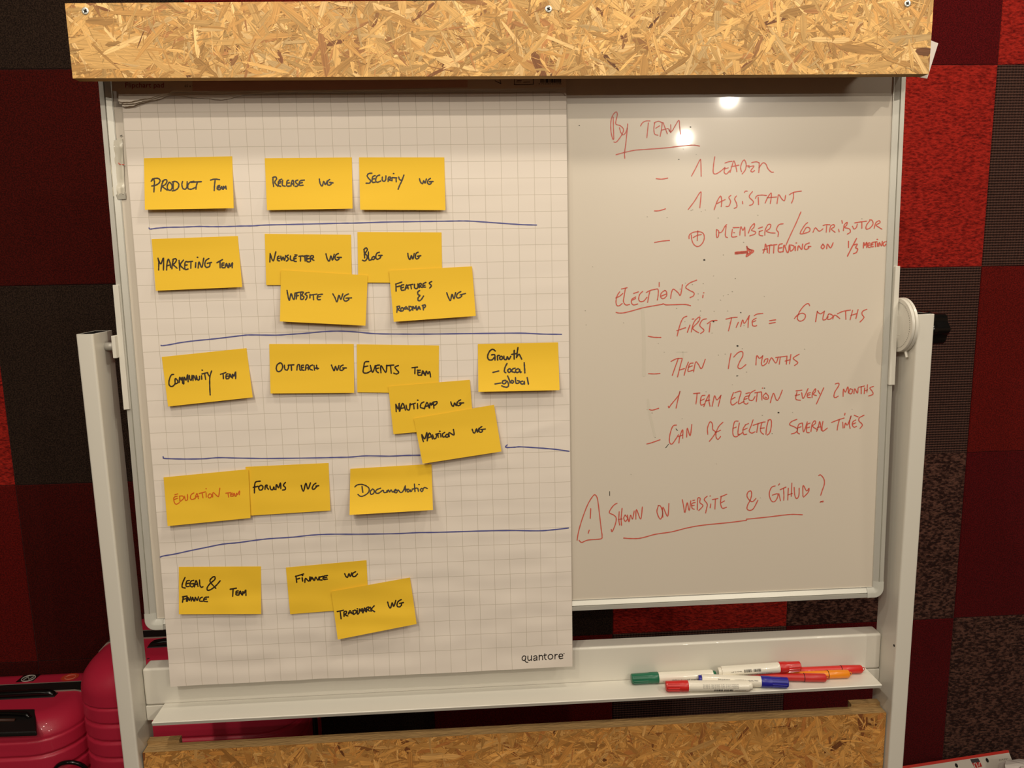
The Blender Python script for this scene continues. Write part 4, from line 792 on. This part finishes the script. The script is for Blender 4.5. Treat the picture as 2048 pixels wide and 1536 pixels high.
marker((1262.5, 1357.5), (1431, 1349.5), TT + r, TT + r, r, (22, 104, 74), 'green-capped white whiteboard marker lying furthest left on the pen tray', prints=(('Whiteboard marker', .067, .118, -.35, .0034, KINK), ('quantore', .052, .064, -.42, .0024, RINK)))
marker((1576, 1365), (1397, 1358.5), TT + r, TT + r, r, (36, 34, 150), 'blue-capped white whiteboard marker between the red and the green one', prints=(('Whiteboard marker', .088, .057, .72, -.0032, KINK), ('quantore', .056, .050, .72, -.0024, KINK), ('permanent', .115, .095, .72, -.0028, KINK)), cap_len=.044)
marker((1331, 1372), (1503.5, 1371.5), TT + r * 1.02, TT + r * 1.02, r, (206, 38, 34), 'red-capped white whiteboard marker nearest the front edge of the tray, cap to the left', cap_len=.037, plug=BODY, prints=(('bar', .078, .108, -.62, .0044, KINK), (fine, .060, .118, .32, .0016, KINK), (fine, .060, .118, .08, .0016, KINK), (fine, .060, .118, .62, .0016, KINK), ('Made for boards', .112, .130, -.5, .0016, KINK)))
marker((1600, 1332), (1436, 1343.5), TT + r + .014, TT + r + .0085, r, (206, 38, 34), 'red-capped white whiteboard marker lying on the felt pens, cap to the right', cap_len=.036, plug=BODY, prints=(('bar', .098, .070, .05, .0046, KINK), (fine, .112, .050, -.45, .0014, KINK), (fine, .112, .050, -.68, .0014, KINK), ('ref 17745', .120, .102, .2, .0018, KINK)))
def felt(pc, pe, z, r, col, label, seam=.036):
    C0, E0 = at_z(*pc, z), at_z(*pe, z); L = (E0 - C0).length
    root = empty('felt_pen', (C0 + E0) / 2 - V((0, 0, r))); tag(root, label, 'pen', 'pens on the tray')
    m = mat('felt_' + label.split()[0] + str(col[0]), col, .4, coat=.15)
    cyl_axis(C0, E0, [(seam + .0004, r * .93), (L * .8, r * .8), (L - .003, r * .62), (L, r * .5)], m, root, 'barrel')
    cap = cyl_axis(C0, E0, [(0, r * .6), (.0008, r * .82), (.0026, r * .96), (seam - .001, r), (seam, r * .98)], m, root, 'cap')
    cyl_axis(C0, E0, [(seam - .0001, r * .9), (seam, r * 1.0), (seam + .0008, r * 1.0), (seam + .0009, r * .9)], DARKIN, root, 'seam')
    ax = (C0 - E0).normalized(); c = C0 + ax * .0015; u = V((0, 0, 1))
    q = [c + ax * math.cos(t) * .003 + u * math.sin(t) * .003 for t in [math.radians(-100 + 20 * k) for k in range(11)]]
    v, f = tube_data(q, .0006, 6); mesh_obj('cap_loop', v, f, m, cap)
    return root
felt((1724, 1338), (1570, 1342), TT + .0074, .0072, (206, 36, 30), 'red felt pen at the back of the tray, furthest right')
felt((1698, 1347.5), (1505, 1353), TT + .0072, .0070, (240, 140, 10), 'orange felt pen between the two red felt pens')
felt((1652, 1355.5), (1470, 1352), TT + .0072, .0070, (196, 42, 38), 'red felt pen in front of the orange one, beside the blue cap')
# faint ink smears on the rail and tray
# ------------------------------------------------------------------ suitcases
PINK = mat('pink_shell', (206, 42, 72), .42, coat=.15, bump=.15, bump_scale=900)
GASK = mat('black_gasket', (22, 20, 18), .55, bump=.3, bump_scale=500)
SILV = mat('grey_piping', (150, 140, 128), .5)
def half_ring(a, b, rc, sgn, n=7):
    rc = max(min(rc, a * .98, b * .98), .004); pts = [(a, 0.0)]
    cx, cy = a - rc, b - rc
    for k in range(n): an = math.radians(90 * k / (n - 1)); pts.append((cx + rc * math.cos(an), sgn * (cy + rc * math.sin(an))))
    for k in range(n): an = math.radians(90 + 90 * k / (n - 1)); pts.append((-cx + rc * math.cos(an), sgn * (cy + rc * math.sin(an))))
    pts.append((-a, 0.0)); return pts
def suitcase(x0, x1, ym, df, db, z0, z1, label, first=.085, period=.040, R=.055, rc=.075, seat=.0):
    xc = (x0 + x1) / 2; a = (x1 - x0) / 2
    root = empty('suitcase', (xc, ym, 0)); tag(root, label, 'suitcase')
    def inset(z):
        i = 0
        if z > z1 - R: t = z - (z1 - R); i = R - math.sqrt(max(R * R - t * t, 0))
        if z < z0 + R * .6: t = (z0 + R * .6) - z; q = R * .6; i = q - math.sqrt(max(q * q - t * t, 0))
        return i
    def groove(z):
        s = (z1 - first) - z
        if s < 0 or z < z0 + .06: return 0
        ph = (s % period) / period
        return .0052 * (1 - sm(0, .14, ph)) + .0052 * sm(.84, 1, ph)
    zz = []; z = z0
    while z < z1 - R: zz.append(z); z += .0024
    zz += [z1 - R + R * math.sin(math.radians(t)) for t in range(0, 91, 6)]
    for sgn, dep, nm in ((-1, df, 'front_shell'), (1, db, 'back_shell')):
        V_, F_ = [], []; k = None
        for z in zz:
            i = inset(z); g = groove(z)
            ring = half_ring(a - i - g, dep - i - g, rc - i * .4, sgn)
            # keep the seam edge straight: shell meets the gasket at ym
            ring[0] = (a - i - .001, 0); ring[-1] = (-(a - i) + .001, 0)
            k = len(ring); V_ += [V((xc + x, ym + y + sgn * .016, z)) for x, y in ring]
        nz = len(zz)
        F_ = [(j * k + i, j * k + i + 1, (j + 1) * k + i + 1, (j + 1) * k + i) for j in range(nz - 1) for i in range(k - 1)]
        top = [V_[(nz - 1) * k + i] for i in range(k)]; q = len(V_)
        V_ += [V((p.x, ym + sgn * .016, p.z + .0001)) for p in top]
        F_ += [((nz - 1) * k + i, (nz - 1) * k + i + 1, q + i + 1, q + i) for i in range(k - 1)]
        bot = len(V_); V_ += [V((V_[i].x, ym + sgn * .016, z0)) for i in range(k)]
        F_ += [(i, i + 1, bot + i + 1, bot + i) for i in range(k - 1)]
        o = mesh_obj(nm, V_, F_, PINK, root, smooth=True)
    def band(nm, y0, y1, grow, m):
        prof = [(a - inset(z) + grow, z + (grow if z > z1 - R * .2 else 0)) for z in zz[::4] + [zz[-1]]]
        out = [(x, z) for x, z in prof] + [(-x, z) for x, z in prof[::-1]]
        V_ = [V((xc + x, y, z)) for y in (y0, y1) for x, z in out]; k = len(out)
        inn = [V((xc + x * .96, y, z - .008)) for y in (y0, y1) for x, z in out]; q = len(V_); V_ += inn
        F_ = [(i, i + 1, k + i + 1, k + i) for i in range(k - 1)]
        F_ += [(i, i + 1, q + i + 1, q + i) for i in range(k - 1)] + [(k + i, k + i + 1, q + k + i + 1, q + k + i) for i in range(k - 1)]
        o = mesh_obj(nm, V_, F_, m, root); o.data.shade_smooth(); o.modifiers.new('e', 'EDGE_SPLIT'); return o
    band('seam_band', ym - .0180, ym + .0180, .0016, GASK)
    band('piping', ym - .0200, ym - .0176, .0024, SILV); band('piping', ym + .0176, ym + .0196, .0020, SILV)
    # wheels
    for sx in (-1, 1):
        for yy in (ym - df * .62, ym + db * .62):
            cx = xc + sx * (a - .05)
            w = cyl_axis(V((cx - .012, yy, .025)), V((cx + .012, yy, .025)), [(0, .022), (.002, .025), (.022, .025), (.024, .022)], BLK, root, 'wheel')
            v, f = box(cx - .018, cx + .018, yy - .02, yy + .02, .038, z0 + .02); mesh_obj('wheel_housing', v, f, BLK, root)
    return root
def grip(root, xa, xb, y, z, rad=.007, name='top_handle'):
    pts = [V((xa, y, z - .004)), V((xa + .012, y, z + rad * .6)), V((xa + .03, y, z + rad)), V((xb - .03, y, z + rad)), V((xb - .012, y, z + rad * .6)), V((xb, y, z - .004))]
    P = []
    for i in range(len(pts) - 1):
        for t in (0, .5): P.append(pts[i].lerp(pts[i + 1], t))
    P.append(pts[-1])
    v, f = tube_data(P, [rad * .9] + [rad * 1.15] * (len(P) - 2) + [rad * .9], 14)
    o = mesh_obj(name, v, f, BLK, root, smooth=True)
    # rest plate under the handle
    v, f = box(xa - .004, xb + .004, y - .011, y + .009, z - .006, z + .0012); p = mesh_obj('handle_recess', v, f, GASK, root); bevel(p, .004, 2)
    return o
z1a = .533
s1 = suitcase(-1.295, -.888, 1.713, .128, .078, .055, z1a, 'pink hard-shell cabin suitcase with ridged front against the carpeted wall, far left', first=.042, R=.045, rc=.085)
grip(s1, at_z(-180, 1392, z1a).x, at_z(108, 1392, z1a).x, at_z(60, 1392, z1a).y, z1a + .001)
# lock housing sunk into the shoulder
def slab_at(root, nm, pq, z, th, m, bev=.003):
    """flat plate whose top corners lie at height z(k) under the given pixels"""
    P = [at_z(x, y, zz) for (x, y), zz in zip(pq, z)]
    n_ = (P[1] - P[0]).cross(P[2] - P[0]).normalized()
    if n_.z < 0: n_ = -n_
    o = mesh_obj(nm, P + [p - n_ * th for p in P], [(0, 1, 2, 3), (7, 6, 5, 4), (0, 4, 5, 1), (1, 5, 6, 2), (2, 6, 7, 3), (3, 7, 4, 0)], m, root); bevel(o, bev, 2); return o
zl = (z1a + .0014, z1a + .0014, z1a - .0045, z1a - .0045)
lk = slab_at(s1, 'lock_housing', ((-110, 1420), (70, 1417), (73, 1463), (-110, 1469)), zl, .012, GASK)
v, f = tube_data([at_z(-90, 1428, z1a + .006), at_z(20, 1426, z1a + .007), at_z(52, 1428, z1a + .005), at_z(60, 1436, z1a - .001)], .005, 12); mesh_obj('lock_slider', v, f, BLK, lk, smooth=True)
v, f = tube_data([at_z(-90, 1441, z1a + .001), at_z(30, 1440, z1a + .0)], .0035, 10); mesh_obj('lock_slider', v, f, mat('dark_brown_plastic', (70, 38, 26), .5), lk, smooth=True)
# round stickers on the lid
def disc(root, nm, px, py, z, rx, ry, m, dz=.0):
    c = at_z(px, py, z); v = [c + V((rx * math.cos(t * math.pi / 16), ry * math.sin(t * math.pi / 16), dz)) for t in range(32)]
    return mesh_obj(nm, v, [tuple(range(32))], m, root)
st = slab_at(s1, 'sticker', ((48, 1350), (82, 1348), (66, 1362), (31, 1364)), (z1a + .0008,) * 4, .0006, BLK, .0001)
cs = at_z(57, 1356.5, z1a + .0018)
v, f = tube_data([cs + V((.0145 * math.cos(t * math.pi / 12), .0135 * math.sin(t * math.pi / 12), 0)) for t in range(25)], .0011, 6); mesh_obj('sticker_ring', v, f, mat('silver_print', (196, 190, 182), .5), st)
v, f = tube_data([cs + V((a, b, 0)) for a, b in ((-.008, -.006), (-.004, .007), (.004, -.006), (.009, .006))], .0010, 6); mesh_obj('sticker_sign', v, f, MATS['silver_print'], st)
st = disc(s1, 'sticker', 140, 1354, z1a + .0009, .020, .017, mat('orange_red_sticker', (206, 70, 44), .5))
cs = at_z(141, 1354, z1a + .0018)
v, f = tube_data([cs + V((.012 * math.cos(t * math.pi / 12), .010 * math.sin(t * math.pi / 12), 0)) for t in range(25)], .0009, 6); mesh_obj('sticker_ring', v, f, mat('pale_red_print', (222, 130, 110), .5), st)
# round strap at the front of the case
yf = 1.713 - .128 - .012
c = at_y(141, 1552, yf); v, f = tube_data([c + V((.036 * math.cos(math.radians(t)), .004 * math.cos(math.radians(2 * t)), .036 * math.sin(math.radians(t)))) for t in range(-20, 201, 10)], .0045, 12)
mesh_obj('side_handle', v, f, BLK, s1, smooth=True)
z1b = .653
s2 = suitcase(-.876, -.392, 1.714, .142, .130, .06, z1b, 'larger pink hard-shell suitcase standing behind the left post of the whiteboard stand', first=.088, R=.062, rc=.085, period=.040)
grip(s2, -.735, -.55, at_z(310, 1291, z1b).y, z1b + .001)
lk = slab_at(s2, 'lock_housing', ((292, 1316), (325, 1310), (340, 1340), (288, 1345)), (z1b + .0, z1b + .0, z1b - .02, z1b - .02), .01, GASK)
# latch on the right side of the larger case
v, f = box(-.3925, -.387, 1.690, 1.722, .36, .46); bevel(mesh_obj('side_latch', v, f, BLK, s2), .002, 2)
# ------------------------------------------------------------------ spare flipchart pad low against the wall, right
A_ = at_y(2016, 1500, 1.915); Bq = V((A_.x - .648, A_.y - .055, A_.z - .022))
# long direction comes forward and down to the floor
ux = (Bq - A_).normalized(); fw = V((-.0873, -.86, -.10)).normalized(); fw = (fw - ux * fw.dot(ux)).normalized()
nrm = ux.cross(fw).normalized()
if nrm.z < 0: nrm = -nrm
root = empty('spare_flipchart_pad', A_); tag(root, 'spare white flipchart pad with a red top band, bottom right corner', 'paper pad')
dn = V((.02, -.62, -.78)); dn = (dn - ux * dn.dot(ux)).normalized(); nrm = dn.cross(ux).normalized()
if nrm.y > 0: nrm = -nrm
def padp(u, w, o=0):                 # u along the top edge from the right, w down the pad
    return A_ + ux * u + dn * w + nrm * o
def quad(u0, u1, w0, w1, o, m, nm, par, th=None):
    P = [padp(u0, w0, o), padp(u1, w0, o), padp(u1, w1, o), padp(u0, w1, o)]
    if th: P += [p - nrm * th for p in P]; F_ = [(0, 1, 2, 3), (7, 6, 5, 4), (0, 4, 5, 1), (1, 5, 6, 2), (2, 6, 7, 3), (3, 7, 4, 0)]
    else: F_ = [(0, 1, 2, 3)]
    return mesh_obj(nm, P, F_, m, par)
WP = mat('white_cover', (216, 208, 196), .45, coat=.2)
Lp = (A_.z - .012) / abs(dn.z) * .97
cv = quad(0, .648, 0, Lp, 0, WP, 'cover', root, .008)
quad(-.0006, .6486, -.0003, .0068, .0004, mat('red_band', (206, 44, 30), .5), 'red_band', root, .009)
for px, py in ((1913, 1531), (1974.5, 1520.5)):
    d = ray(px, py); P = CAM + d * ((A_ + nrm * .0006 - CAM).dot(nrm) / d.dot(nrm))
    u3 = ux; w3 = dn; v = [P + u3 * .0042 * math.cos(t * .3927) + w3 * .0058 * math.sin(t * .3927) for t in range(16)]
    mesh_obj('punched_hole', v, [tuple(range(16))], DARKIN, cv)
def onp(x, y, o=.0008):
    d = ray(x, y); return CAM + d * ((A_ + nrm * o - CAM).dot(nrm) / d.dot(nrm))
lg = mesh_obj('printed_emblem', [onp(*q) for q in ((1940.5, 1518.5), (1956.5, 1516.5), (1960.5, 1524), (1944, 1526))], [(0, 1, 2, 3)], mat('dark_grey_print', (60, 54, 58), .5), cv)
mesh_obj('emblem_base', [onp(*q) for q in ((1944, 1526), (1960.5, 1524), (1964.5, 1533), (1950, 1536.5))], [(0, 1, 2, 3)], mat('emblem_red', (184, 40, 36), .5), lg)
v, f = ribbon(strokes('1951,1536 1948,1529 1950,1525.5 1953,1528 1955,1534; 1958,1532 1958.5,1526 1960,1524.5'), 1.3, lambda x, y: onp(x, y, .0012)); mesh_obj('emblem_sign', v, f, WP, lg)
v, f = lab('EASY', 1998, 1521.5, 18, 3.2, lambda x, y: onp(x, y), -.12); mesh_obj('printed_word', v, f, mat('grey_print', (130, 122, 112), .6), cv)
# crumpled paper in front of it
Rc = random.Random(4); c0 = at_y(2062, 1560, 1.80); v = []
nu, nv = 16, 8
for j in range(nv + 1):
    for i in range(nu):
        th = 2 * math.pi * i / nu; ph = math.pi * j / nv
        rr3 = 1 + .28 * noise.noise(V((math.cos(th) * 2, math.sin(th) * 2, j * .7))) + Rc.uniform(-.09, .09)
        v.append(c0 + V((.075 * math.sin(ph) * math.cos(th), .07 * math.sin(ph) * math.sin(th), .038 * math.cos(ph))) * rr3)
f = [(j * nu + i, j * nu + (i + 1) % nu, (j + 1) * nu + (i + 1) % nu, (j + 1) * nu + i) for j in range(nv) for i in range(nu)]
lowz = min(p.z for p in v)
cp = mesh_obj('crumpled_paper', v, f, mat('pale_paper', (232, 224, 216), .6), loc=c0); tag(cp, 'crumpled pale paper lying by the spare flipchart pad in the bottom right corner', 'paper')
